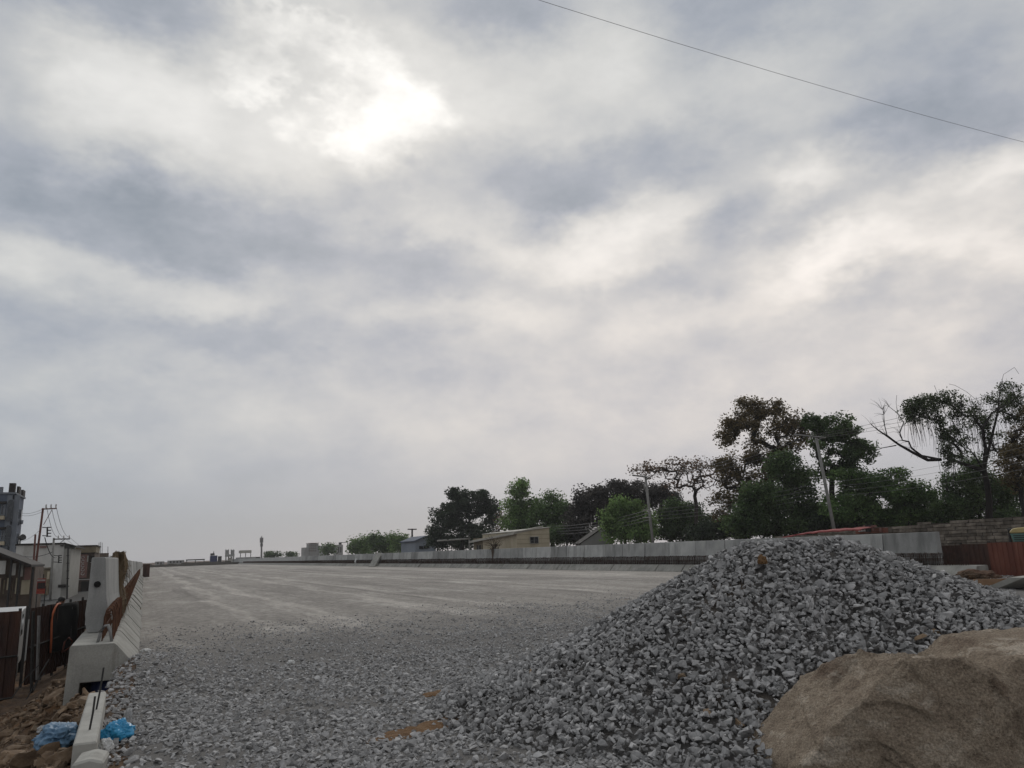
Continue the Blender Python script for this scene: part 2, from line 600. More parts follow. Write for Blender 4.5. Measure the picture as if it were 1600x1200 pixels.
M['stone_single'] = pm('crushed_granite_piece', [(.222, .217, .213), (.308, .301, .296), (.398, .389, .382)], scale=14, rough=0.85, bump=0.35, bscale=90, bdist=0.006, vary=0.42)
M['stone_brown'] = pm('brown_stained_granite', [(.22, .15, .09), (.30, .22, .15)], scale=14, rough=0.85, bump=0.35, bscale=90, bdist=0.006, vary=0.3)
M['soil'] = pm('brown_soil', [(.045, .028, .018), (.082, .052, .033), (.135, .092, .060)], scale=3.0, rough=0.98, bump=1.0, bscale=12, bdist=0.06, stain=(.19, .10, .045), stain_scale=0.9)
M['murram'] = pm('orange_murram_soil', [(.120, .066, .029), (.170, .094, .042), (.225, .140, .075)], scale=9, rough=0.98, bump=1.0, bscale=30, bdist=0.03)
M['redearth'] = pm('reddish_earth', [(.085, .048, .032), (.13, .078, .052), (.18, .12, .085)], scale=5, rough=0.98, bump=0.8, bscale=20, bdist=0.04)
M['rubble'] = pm('brown_rubble', [(.10, .066, .042), (.165, .112, .070), (.23, .175, .125)], scale=6, rough=0.95, bump=0.6, bscale=30, bdist=0.02, tint=0.45)
M['rubble_single'] = pm('brown_rock', [(.10, .066, .042), (.165, .112, .070), (.23, .175, .125)], scale=6, rough=0.95, bump=0.6, bscale=30, bdist=0.02, vary=0.3)
M['concrete'] = pm('cast_concrete', [(.215, .210, .190), (.270, .263, .238), (.325, .317, .288)], scale=2.2, rough=0.9, bump=0.25, bscale=40, bdist=0.006, stain=(.20, .195, .18), stain_scale=1.3, stain_stretch=(1, 1, .35), vary=0.12, speck=(40, .16), streak=((.135, .118, .095), 2.6, (1, 1, .22), .56, .74))
M['panel'] = pm('precast_panel_concrete', [(.275, .277, .269), (.330, .331, .320), (.380, .378, .364)], scale=1.4, rough=0.88, bump=0.18, bscale=40, bdist=0.005, stain=(.215, .215, .208), stain_scale=1.6, stain_stretch=(1, 1, .25), vary=0.28, speck=(40, .12), streak=((.17, .16, .145), 3.0, (1, 1, .12), .58, .76))
M['lightconcrete'] = pm('pale_concrete', [(.34, .33, .30), (.42, .41, .375)], scale=5, rough=0.9, bump=0.3, bscale=60, bdist=0.005, stain=(.27, .26, .235), stain_scale=3)
M['rust'] = pm('rusty_steel_bar', [(.060, .030, .019), (.105, .050, .029), (.150, .078, .045)], scale=5, rough=0.9, bump=0.3, bscale=60, bdist=0.003, vary=0.2, tint=0.0)
M['rustdark'] = pm('dark_rusty_bar', [(.030, .018, .014), (.050, .029, .021), (.075, .044, .031)], scale=5, rough=0.9, bump=0.3, bscale=60, bdist=0.003, vary=0.2)
M['sheet'] = pm('rusted_sheet', [(.036, .020, .016), (.060, .030, .022), (.090, .043, .030)], scale=2.2, rough=0.7, bump=0.2, bscale=30, bdist=0.004, stretch=(1, 1, .3), stain=(.085, .036, .022), stain_scale=1.6, stain_stretch=(1, 1, .22), vary=0.35)
M['redsheet'] = pm('red_rusted_sheet', [(.11, .036, .024), (.15, .052, .034), (.19, .075, .050)], scale=2.0, rough=0.7, bump=0.2, bscale=30, bdist=0.004, stretch=(1, 1, .25), vary=0.12)
M['steel'] = pm('grey_steel', [(.16, .155, .15), (.24, .235, .23)], scale=8, rough=0.55, bump=0.1, metal=0.2)
M['darksteel'] = pm('dark_steel', [(.020, .019, .018), (.040, .037, .034)], scale=8, rough=0.6, bump=0.1)
M['polered'] = pm('red_oxide_pole', [(.085, .030, .022), (.13, .047, .034)], scale=3, rough=0.7, bump=0.1)
M['polegrey'] = pm('weathered_grey_pole', [(.20, .195, .18), (.27, .262, .245)], scale=3, rough=0.8, bump=0.1)
M['wire'] = pm('black_wire', [(.02, .02, .02), (.035, .035, .035)], scale=5, rough=0.6, bump=0)
M['wiregrey'] = pm('grey_wire', [(.16, .16, .16), (.22, .22, .22)], scale=5, rough=0.6, bump=0)
M['boulder'] = pm('tan_boulder_rock', [(.215, .162, .118), (.365, .288, .212), (.540, .452, .355)], scale=3.2, detail=15, rough=0.9, bump=1.0, bscale=52, bdist=0.06, stretch=(1, 1, 1.6), nrough=0.84,
                  stain=(.140, .088, .057), stain_scale=1.5, stain_cut=(.57, .68), speck=(64, .6), streak=((.60, .51, .41), 2.6, (1, 1.3, 2.4), .57, .66))
M['bark'] = pm('bark', [(.022, .017, .013), (.045, .035, .027)], scale=5, rough=0.95, bump=0.5, bscale=30, bdist=0.02)
M['barkdark'] = pm('dark_bark', [(.012, .010, .009), (.024, .019, .016)], scale=5, rough=0.95, bump=0.5, bscale=30, bdist=0.02)
def leafmat(name, c1, c2):
    m = pm(name, [c1, tuple((a + b_) / 2 for a, b_ in zip(c1, c2)), c2], scale=0.5, rough=0.75, bump=0, tint=0.6, spec=0.2)
    N, L = m.node_tree.nodes, m.node_tree.links
    pb = next(n for n in N if n.type == 'BSDF_PRINCIPLED')
    out = next(n for n in N if n.type == 'OUTPUT_MATERIAL')
    tr = N.new('ShaderNodeBsdfTranslucent')
    L.new(pb.inputs['Base Color'].links[0].from_socket, tr.inputs['Color'])
    mx = N.new('ShaderNodeMixShader')
    mx.inputs[0].default_value = 0.4
    L.new(pb.outputs[0], mx.inputs[1])
    L.new(tr.outputs[0], mx.inputs[2])
    L.new(mx.outputs[0], out.inputs[0])
    return m
M['leaf_dark'] = leafmat('dark_leaves', (0.031, 0.045, 0.029), (0.068, 0.090, 0.053))
M['leaf_green'] = leafmat('green_leaves', (0.068, 0.121, 0.043), (0.136, 0.210, 0.068))
M['leaf_mid'] = leafmat('mid_green_leaves', (0.053, 0.090, 0.037), (0.105, 0.152, 0.057))
M['leaf_light'] = leafmat('light_green_leaves', (0.105, 0.174, 0.057), (0.189, 0.276, 0.095))
M['leaf_brown'] = leafmat('brown_green_leaves', (0.090, 0.068, 0.037), (0.158, 0.122, 0.057))
M['leaf_dry'] = leafmat('dry_brown_pods', (0.095, 0.062, 0.043), (0.174, 0.119, 0.077))
M['leaf_purple'] = leafmat('dark_purple_leaves', (0.037, 0.035, 0.035), (0.074, 0.066, 0.057))
M['leaf_vine'] = leafmat('vine_leaves', (0.048, 0.066, 0.035), (0.090, 0.115, 0.053))
M['white'] = pm('dirty_white_paint', [(.46, .45, .42), (.56, .55, .52)], scale=1.2, rough=0.8, bump=0.1, stain=(.34, .325, .295), stain_scale=0.9, stain_stretch=(1, 1, .3))
M['whitecar'] = pm('white_car_paint', [(.44, .44, .43), (.52, .52, .51)], scale=2, rough=0.45, bump=0, spec=0.5)
M['glass'] = pm('dark_glass', [(.010, .011, .013), (.022, .024, .027)], scale=1, rough=0.12, bump=0, spec=0.6)
M['black'] = pm('black_cloth', [(.006, .006, .006), (.016, .015, .014)], scale=5, rough=0.9, bump=0.3)
M['rubber'] = pm('rubber', [(.012, .012, .012), (.025, .025, .025)], scale=8, rough=0.85, bump=0.1)
M['cream'] = pm('cream_sheet_wall', [(.40, .345, .245), (.46, .40, .29)], scale=1.0, rough=0.8, bump=0.1, stain=(.34, .29, .20), stain_scale=0.8, stain_stretch=(1, 1, .3))
M['tan'] = pm('tan_plaster', [(.16, .13, .085), (.23, .19, .125)], scale=1.0, rough=0.9, bump=0.2, stain=(.10, .08, .055), stain_scale=1.2)
M['brownwall'] = pm('brown_plaster', [(.085, .060, .045), (.14, .105, .080)], scale=1.0, rough=0.9, bump=0.2, stain=(.05, .04, .035), stain_scale=1.4)
M['bluewall'] = pm('slate_blue_plaster', [(.070, .088, .125), (.105, .128, .170)], scale=0.7, rough=0.85, bump=0.1, stain=(.07, .08, .10), stain_scale=0.7, stain_stretch=(1, 1, .3))
M['bluetrim'] = pm('pale_slate_trim', [(.125, .140, .165), (.170, .185, .205)], scale=1.0, rough=0.85, bump=0.1)
M['palewall'] = pm('pale_plaster', [(.30, .29, .26), (.38, .37, .34)], scale=1.0, rough=0.85, bump=0.1)
M['bluehouse'] = pm('pale_blue_wall', [(.19, .215, .25), (.25, .28, .32)], scale=1.0, rough=0.85, bump=0.1)
M['tinroof'] = pm('weathered_tin_roof', [(.33, .31, .27), (.42, .40, .35)], scale=1.5, rough=0.7, bump=0.1)
M['darkroof'] = pm('dark_sheet_roof', [(.018, .015, .013), (.030, .025, .022)], scale=1.5, rough=0.8, bump=0.2)
M['redroof'] = pm('red_sheet_roof', [(.24, .050, .048), (.31, .075, .070)], scale=1.0, rough=0.7, bump=0.15)
M['red'] = pm('red_sign_paint', [(.20, .028, .020), (.27, .040, .028)], scale=3, rough=0.6, bump=0)
M['pink'] = pm('faded_poster_print', [(.16, .085, .070), (.22, .125, .105)], scale=2, rough=0.8, bump=0)
M['printwhite'] = pm('white_print', [(.38, .36, .34), (.44, .42, .40)], scale=2, rough=0.8, bump=0)
M['yellow'] = pm('yellow_paint', [(.42, .33, .14), (.50, .40, .19)], scale=2, rough=0.5, bump=0)
M['teal'] = pm('teal_green_paint', [(.11, .21, .18), (.15, .26, .22)], scale=2, rough=0.5, bump=0)
M['orange'] = pm('orange_cable', [(.34, .075, .025), (.42, .11, .04)], scale=4, rough=0.6, bump=0)
M['bluebag'] = pm('faded_blue_plastic', [(.085, .165, .26), (.13, .225, .33)], scale=9, rough=0.55, bump=0.5, bscale=22, bdist=0.02)
M['cyanbag'] = pm('bright_blue_plastic', [(.020, .235, .45), (.035, .30, .54)], scale=9, rough=0.35, bump=0.4, bscale=22, bdist=0.02, spec=0.5)
M['bluedrum'] = pm('blue_plastic_drum', [(.012, .020, .075), (.02, .03, .11)], scale=3, rough=0.4, bump=0)
M['whitebag'] = pm('white_plastic', [(.52, .52, .51), (.64, .64, .62)], scale=9, rough=0.5, bump=0.3, bscale=25, bdist=0.01)
M['clearbag'] = pm('grey_clear_plastic', [(.30, .30, .30), (.42, .42, .41)], scale=9, rough=0.35, bump=0.3, bscale=25, bdist=0.01)
M['jute'] = pm('dry_brown_jute', [(.075, .050, .028), (.135, .095, .055), (.20, .15, .095)], scale=6, rough=0.97, bump=0.9, bscale=40, bdist=0.02, stretch=(1, 1, .25))
M['stumpwood'] = pm('dry_dark_wood', [(.045, .030, .020), (.075, .052, .036)], scale=6, rough=0.97, bump=0.9, bscale=20, bdist=0.03)
M['shirt'] = pm('pale_blue_shirt', [(.36, .41, .46), (.44, .49, .54)], scale=6, rough=0.9, bump=0.2)
M['trouser'] = pm('dark_trousers', [(.02, .022, .03), (.035, .037, .045)], scale=6, rough=0.9, bump=0.2)
M['skin'] = pm('brown_skin', [(.16, .085, .055), (.20, .11, .075)], scale=6, rough=0.6, bump=0)
M['hair'] = pm('black_hair', [(.008, .007, .006), (.015, .013, .012)], scale=20, rough=0.6, bump=0.3)
M['wood'] = pm('raw_timber', [(.22, .13, .075), (.30, .19, .115)], scale=4, rough=0.9, bump=0.3, stretch=(.2, 1, 1))
M['hazeblue'] = pm('dusty_far_plaster', [(.25, .245, .235), (.33, .325, .31)], scale=1, rough=0.9, bump=0)
M['asphalt'] = pm('street_asphalt', [(.045, .044, .042), (.065, .063, .060)], scale=3, rough=0.95, bump=0.3)
M['farsoil'] = pm('far_earth', [(.070, .062, .050), (.11, .098, .080)], scale=0.05, rough=1, bump=0.2, bscale=1.0)
M['masonry'] = pm('rough_wall_stone', [(.105, .088, .070), (.160, .136, .110), (.225, .195, .160)], scale=3.5, rough=0.95, bump=0.6, bscale=25, bdist=0.02, vary=0.38)
M['mortar'] = pm('dark_mortar', [(.050, .042, .034), (.080, .068, .056)], scale=6, rough=1, bump=0.4)

# ------------------------------------------------------------------ terrain
XR = 26.5            # right-hand kerb line; the left one is X = 0
ROAD_END = 262.0
def pile_h(X, Y):
    """height of the crushed-stone heap over the ground"""
    X, Y = np.asarray(X, float), np.asarray(Y, float)
    dx, dy = X - 5.75, Y - 6.35
    u = dx * 0.906 - dy * 0.42          # along the heap, to the right
    w = dx * 0.42 + dy * 0.906          # away from the viewer
    u2 = np.where(u < 0, u * 0.535, np.maximum(u - 0.75, 0) * 0.43 + np.minimum(u, 0.75) * 0.02)
    w2 = np.where(w < 0, w * 0.66, w * 0.62)
    d = np.sqrt(u2 ** 2 + w2 ** 2 + 0.02)
    h = 1.64 - d + 0.025 * fbm2(X * 1.1, Y * 1.1, 3)
    k = 0.16                              # soft toe
    h = np.where(h > 2.0, h, k * np.log1p(np.exp(np.clip(h / k, -40, 40))))
    return np.where(h < 0.004, 0.0, h)
def ground_z(X, Y):
    X, Y = np.asarray(X, float), np.asarray(Y, float)
    s0 = -0.60 + 0.46 * sstep(11.4, 13.0, Y)
    xn = X + 0.12 * fbm2(X * 0.9, Y * 0.9, 3)
    z = -0.42 * sstep(s0, s0 - 0.30, xn) - 1.0 * sstep(s0 - 0.25, s0 - 2.3, xn)
    right = sstep(XR + 1.2, XR + 4.5, X)
    z = z - 0.35 * right * sstep(19, 24, Y)
    near = sstep(28, 14, Y)
    z = z + near * (0.030 * fbm2(X * 0.9, Y * 0.9, 3)) * sstep(-4, 1, X) * sstep(-0.4, 0.2, X)
    z = z - 0.40 * sstep(-0.30, -0.42, X) * sstep(-1.3, -0.8, X) * sstep(10.7, 11.9, Y) * sstep(14.6, 14.0, Y)   # hollow under the kerb end
    z = z + sstep(-0.5, -1.0, X) * sstep(40, 14, Y) * 0.13 * fbm2(X * 1.6 + 5, Y * 1.6, 4)
    z = z + 0.20 * sstep(1.1, 0.15, X) * sstep(-.5, .0, X) * sstep(9.5, 12.4, Y) * sstep(14.6, 12.9, Y)   # stones banked against the kerb end
    end = sstep(ROAD_END, ROAD_END + 4, Y)
    z = np.where((X > -0.3) & (X < XR + 2), z - 1.4 * end, z)
    return z

def axis(knots):
    out = []
    for (a, b_, s) in knots:
        out.extend(np.arange(a, b_ - 1e-6, s).tolist())
    out.append(knots[-1][1])
    return np.array(out)
gx = axis([(-1500, -200, 130), (-200, -30, 17), (-30, -6, 2), (-6, 9, 0.125), (9, 28, 0.5), (28, 60, 4), (60, 300, 30), (300, 2500, 200)])
gy = axis([(-60, 0, 6), (0, 3, 0.5), (3, 28, 0.125), (28, 60, 1.0), (60, 320, 4), (320, 600, 28), (600, 4000, 340)])
GX, GY = np.meshgrid(gx, gy)
GZ = ground_z(GX, GY)
nx_, ny_ = len(gx), len(gy)
idx = np.arange(nx_ * ny_).reshape(ny_, nx_)
gq = np.stack([idx[:-1, :-1], idx[:-1, 1:], idx[1:, 1:], idx[1:, :-1]], -1).reshape(-1, 4)
gm = array_mesh('ground', np.stack([GX, GY, GZ], -1).reshape(-1, 3), gq, M['soil'], smooth=True)
tag(mesh_obj('ground', gm), 'brown earth ground beside and beyond the raised road', kind='structure')

# the compacted carriageway, a sheet just above the earth
rx = axis([(-0.02, 8, 0.2), (8, XR + 0.02, 0.6)])
ry = axis([(1.5, 30, 0.2), (30, 90, 1.5), (90, ROAD_END, 8)])
RX, RY = np.meshgrid(rx, ry)
RZ = ground_z(RX, RY) + 0.008
ii = np.arange(RX.size).reshape(RX.shape)
rq = np.stack([ii[:-1, :-1], ii[:-1, 1:], ii[1:, 1:], ii[1:, :-1]], -1).reshape(-1, 4)
road = mesh_obj('road', array_mesh('road', np.stack([RX, RY, RZ], -1).reshape(-1, 3), rq, M['road'], smooth=True))
tag(road, 'wide unfinished road of compacted grey stone dust', kind='structure')
# side street below the embankment
mb = MB()
mb.add([(-9.5, 27, -1.36), (-3.2, 27, -1.36), (-3.2, 170, -1.36), (-9.5, 170, -1.36)], [(0, 1, 2, 3)])
tag(mb.build('street', M['asphalt']), 'lower side street behind the rusty fence', kind='structure')

# ------------------------------------------------------------------ broken stone
def hull_template(seed, npts, sq):
    r = np.random.default_rng(seed)
    bm = bmesh.new()
    p = r.normal(size=(npts, 3))
    p = p / np.linalg.norm(p, axis=1)[:, None] * r.uniform(0.78, 1.0, (npts, 1))
    p = np.sign(p) * np.abs(p) ** 0.8 * np.array(sq)
    vs = [bm.verts.new(q) for q in p]
    res = bmesh.ops.convex_hull(bm, input=vs)
    for g_ in set(res['geom_interior']) | set(res['geom_unused']):
        if isinstance(g_, bmesh.types.BMVert) and g_.is_valid and not g_.link_faces:
            bm.verts.remove(g_)
    bmesh.ops.triangulate(bm, faces=bm.faces)
    bmesh.ops.recalc_face_normals(bm, faces=bm.faces)
    bm.verts.index_update()
    v = np.array([q.co[:] for q in bm.verts])
    f = np.array([[q.index for q in fc.verts] for fc in bm.faces])
    bm.free()
    return v, f
TPL = [hull_template(100 + i, 9, (0.5, 0.5 * (0.66 + 0.07 * (i % 5)), 0.5 * (0.44 + 0.10 * (i % 4)))) for i in range(14)]

def rand_rot(n, r, flat=1.0):
    """random turns: any heading, tilt up to flat * 90 degrees"""
    a = r.uniform(0, 2 * np.pi, n)
    t = r.normal(0, 0.5 * flat, n)
    s = r.normal(0, 0.5 * flat, n)
    ca, sa, ct, st, cs, ss = np.cos(a), np.sin(a), np.cos(t), np.sin(t), np.cos(s), np.sin(s)
    z, o = np.zeros(n), np.ones(n)
    A = np.stack([ca, -sa, z, sa, ca, z, z, z, o], -1).reshape(n, 3, 3)
    B = np.stack([o, z, z, z, ct, -st, z, st, ct], -1).reshape(n, 3, 3)
    C = np.stack([cs, z, ss, z, o, z, -ss, z, cs], -1).reshape(n, 3, 3)
    return A @ B @ C
def stones_mesh(name, pos, size, rot, tints, which, mat):
    V, T, K, off = [], [], [], 0
    for t, (tv, tf) in enumerate(TPL):
        s = np.nonzero(which == t)[0]
        if not len(s):
            continue
        v = np.einsum('nij,kj->nki', rot[s], tv) * size[s][:, None, None] + pos[s][:, None, :]
        f = tf[None] + (np.arange(len(s)) * len(tv))[:, None, None] + off
        V.append(v.reshape(-1, 3))
        T.append(f.reshape(-1, 3))
        K.append(np.repeat(tints[s], len(tv)))
        off += len(s) * len(tv)
    return array_mesh(name, np.concatenate(V), np.concatenate(T), mat, np.concatenate(K))
TPLM = [array_mesh('stone', v, f, M['stone_single']) for v, f in TPL]
TPLB = [array_mesh('stone', v, f, M['stone_brown']) for v, f in TPL]
def single_stones(sel, pos, size, rot, which, parent, brown=()):
    org = np.array(world_loc(parent))
    for j, i in enumerate(sel):
        o = bpy.data.objects.new('stone', (TPLB if j in brown else TPLM)[which[i]])
        m = Matrix(np.block([[rot[i] * size[i], (pos[i] - org)[:, None]], [np.zeros((1, 3)), np.ones((1, 1))]]).tolist())
        o.matrix_local = m
        link(o, parent)

# --- the heap
def in_view(P, pad=20):
    c = (P - CAM) @ CM
    x = 800 + F * c[:, 0] / np.maximum(c[:, 2], 1e-3)
    y = 600 - F * c[:, 1] / np.maximum(c[:, 2], 1e-3)
    return (c[:, 2] > 0.3) & (x > -pad) & (x < 1600 + pad) & (y < 1200 + pad), c[:, 2]
PILE = thing('gravel_pile', 'large heap of grey crushed stone in front of the right barrier', 'gravel pile', (5.75, 6.35, 0))
px_ = np.arange(1.6, 13.2, 0.10)
py_ = np.arange(2.6, 12.6, 0.10)
PX, PY = np.meshgrid(px_, py_)
PH = pile_h(PX, PY)
PZ = np.where(PH > 0.03, ground_z(PX, PY) + PH - 0.07, ground_z(PX, PY) - 0.05)
ii = np.arange(PX.size).reshape(PX.shape)
pq = np.stack([ii[:-1, :-1], ii[:-1, 1:], ii[1:, 1:], ii[1:, :-1]], -1).reshape(-1, 4)
core = mesh_obj('core', array_mesh('core', np.stack([PX - 5.75, PY - 6.35, PZ], -1).reshape(-1, 3), pq, M['gravelbed'], smooth=True), PILE)
NP = 150000
sx_, sy_ = rng.uniform(1.6, 13.2, NP), rng.uniform(2.6, 12.6, NP)
sh = pile_h(sx_, sy_)
e_ = 0.05
nxv = -(pile_h(sx_ + e_, sy_) - pile_h(sx_ - e_, sy_)) / (2 * e_)
nyv = -(pile_h(sx_, sy_ + e_) - pile_h(sx_, sy_ - e_)) / (2 * e_)
size = np.clip(rng.lognormal(math.log(0.056), 0.36, NP), 0.024, 0.13)
keep = (sh > 0.05) & (rng.random(NP) < np.clip(0.38 + sh * 1.8, 0, 0.9))
P = np.stack([sx_, sy_, ground_z(sx_, sy_) + sh - 0.04 + rng.uniform(0, 1, NP) * 0.05], -1)
vis, dep = in_view(P)
facing = (nxv * (CAM[0] - sx_) + nyv * (CAM[1] - sy_) + (CAM[2] - P[:, 2])) > -0.9   # the far flank needs no loose cover
keep &= (vis & facing) | (rng.random(NP) < 0.25)
P, size, dep, vis = P[keep], size[keep], dep[keep], vis[keep]
n = len(P)
rot = rand_rot(n, rng, 1.25)
tints = np.clip(rng.normal(0.5, 0.24, n), 0, 1)
which = rng.integers(0, len(TPL), n)
order = np.argsort(-(size / dep) * (vis & (P[:, 2] > 0.1)))
sel, rest = order[:300], order[300:]
single_stones(sel, P, size, rot, which, PILE, brown=set(range(7, 300, 41)))
o = mesh_obj('loose_stones', stones_mesh('loose_stones', P[rest] - np.array([5.75, 6.35, 0]), size[rest], rot[rest], tints[rest], which[rest], M['stone']), PILE)
o['kind'] = 'stuff'

# --- loose stone over the near carriageway
NG = 185000
gy_ = 3.2 + 21 * rng.random(NG) ** 1.25
gx_ = -0.45 + (1.55 * gy_ + 0.45) * rng.random(NG)
edge = 17.5 + 0.16 * gx_ + 2.2 * fbm2(gx_ * 0.35, gy_ * 0.35, 3)
dens = np.where(gy_ < 11.5, 1.0, 0.7) * sstep(edge + 3.5, edge - 6.0, gy_)
bare = fbm2(gx_ * 0.6 + 3, gy_ * 0.45 + 9, 4)
dens *= np.clip(1.0 - 0.62 * sstep(0.25, 0.7, bare), 0, 1)
SOIL = [((2.28, 6.86), (0.62, 0.17), 0.47), ((2.98, 7.62), (0.17, 0.10), 0.3), ((2.95, 8.3), (0.22, 0.12), 0.2)]
for (c_, s_, a_) in SOIL:
    ux = ((gx_ - c_[0]) * math.cos(a_) + (gy_ - c_[1]) * math.sin(a_)) / s_[0]
    uy = (-(gx_ - c_[0]) * math.sin(a_) + (gy_ - c_[1]) * math.cos(a_)) / s_[1]
    dens *= np.where(ux ** 2 + uy ** 2 + 0.5 * fbm2(gx_ * 6, gy_ * 6, 2) < 0.9, 0.05 + 0.45 * np.clip(ux ** 2 + uy ** 2, 0, 1) ** 2, 1.0)
dens *= (pile_h(gx_, gy_) < 0.16)
dens *= np.where(gx_ < 0, sstep(-0.45, -0.1, gx_) * (gy_ < 13), 1)
keep = rng.random(NG) < dens
P = np.stack([gx_, gy_, np.zeros(NG)], -1)
vis, dep = in_view(P, 220)
keep &= vis
P, dep = P[keep], dep[keep]
n = len(P)
size = np.clip(rng.lognormal(math.log(0.046), 0.36, n), 0.02, 0.11) * np.where(P[:, 1] > 12, 0.85, 1.0)
P[:, 2] = ground_z(P[:, 0], P[:, 1]) + 0.008 + size * rng.uniform(0.0, 0.16, n)
rot = rand_rot(n, rng, 0.75)
tints = np.clip(rng.normal(0.5, 0.24, n), 0, 1)
which = rng.integers(0, len(TPL), n)
order = np.argsort(-(size / dep))
sel, rest = order[:300], order[300:]
single_stones(sel, P, size, rot, which, road)
o = mesh_obj('loose_gravel', stones_mesh('loose_gravel', P[rest], size[rest], rot[rest], tints[rest], which[rest], M['stone']), road)
o['kind'] = 'stuff'

# --- orange soil showing through the gravel
for k, ((c_, s_, a_), lab) in enumerate(zip(SOIL, ('long orange soil patch in the gravel by the heap', 'small orange soil patch at the toe of the heap', 'faint soil patch farther back beside the heap'))):
    nA, nR = 30, 5
    vs, fs = [], []
    for j in range(nR + 1):
        for i in range(nA):
            t = 2 * math.pi * i / nA
            q = j / nR * (1.12 + 0.22 * mnoise.noise(Vector((math.cos(t) * 1.7 + k * 5, math.sin(t) * 1.7, 0.3))) + 0.1 * mnoise.noise(Vector((math.cos(t) * 5 + k * 5, math.sin(t) * 5, 2.3))))
            u, w = q * s_[0] * math.cos(t), q * s_[1] * math.sin(t)
            X = c_[0] + u * math.cos(a_) - w * math.sin(a_)
            Y = c_[1] + u * math.sin(a_) + w * math.cos(a_)
            z = float(ground_z(np.array([X]), np.array([Y]))[0]) + 0.010 + 0.012 * (1 - (j / nR) ** 2) + 0.016 * mnoise.noise(Vector((X * 9, Y * 9, 0)))
            vs.append((X, Y, z - (0.02 if j == nR else 0)))
    for j in range(nR):
        for i in range(nA):
            fs.append((j * nA + i, j * nA + (i + 1) % nA, (j + 1) * nA + (i + 1) % nA, (j + 1) * nA + i))
    mb = MB()
    mb.add(vs, fs)
    tag(mb.build('soil_patch', M['murram'], smooth=True), lab, kind='structure')
mb = MB()
vs = []
for i in range(20):
    t = 2 * math.pi * i / 20
    q = 1 + 0.2 * mnoise.noise(Vector((math.cos(t) * 2, math.sin(t) * 2, 7)))
    vs.append((16.6 + 1.5 * q * math.cos(t), 10.6 + 0.75 * q * math.sin(t), 0.03))
mb.add(vs + [(16.6, 10.6, 0.12)], [(i, (i + 1) % 20, 20) for i in range(20)])
tag(mb.build('soil_patch', M['murram'], smooth=True), 'orange soil spread right of the heap', kind='structure')

# ------------------------------------------------------------------ the two precast barriers
BLOCK = [(0.0, -0.06), (0.02, 0.03), (0.30, 0.35), (0.34, 0.38), (0.88, 0.385), (0.90, 0.36), (0.93, -0.42), (0.76, -0.42), (0.74, -0.13), (0.05, -0.13)]
PANEL = [(0.60, 0.39), (0.54, 0.47), (0.485, 0.66), (0.485, 0.78), (0.52, 0.95), (0.575, 1.60), (0.59, 1.615), (0.77, 1.615), (0.785, 1.60), (0.80, 0.95), (0.82, 0.70), (0.79, 0.47), (0.76, 0.39)]
def barrier(side, label, y_start):
    """side -1: left of the road, profile runs to -X from X = 0; side +1: right, to +X from XR"""
    x0 = 0.0 if side < 0 else XR
    root = thing('concrete_barrier', label, 'barrier', (x0, y_start, 0))
    return root, x0
def sweep(poly, side, x0, y0, y1, yaw=0.0, dx=0.0):
    mb = MB()
    return mb.prism([(a * side, c) for a, c in poly], (x0 + dx, y0, 0), (x0 + dx + yaw * (y1 - y0), y1, 0), (1, 0, 0), (0, 0, 1))
def loop_bar(side, x0, y, jit, r=0.009):
    """one stirrup: an upside-down U of bar standing in the block"""
    h = 0.46 + 0.05 * jit[0]
    a, b_ = 0.37 + 0.01 * jit[1], 0.49 + 0.01 * jit[2]
    lean = 0.07 * jit[3] - 0.05
    pts = [(a, 0.36), (a + .005, 0.36 + h * .8), (a + .03, 0.36 + h * .97), ((a + b_) / 2, 0.36 + h), (b_ - .02, 0.36 + h * .95), (b_ + 0.0, 0.36 + h * .75), (b_ + .015, 0.36)]
    mb = MB()
    mb.tube([(x0 + side * p, y + lean * (z - .36) / .5, z) for p, z in pts], r, 4, cap=False)
    return mb
RNG = random.Random(5)
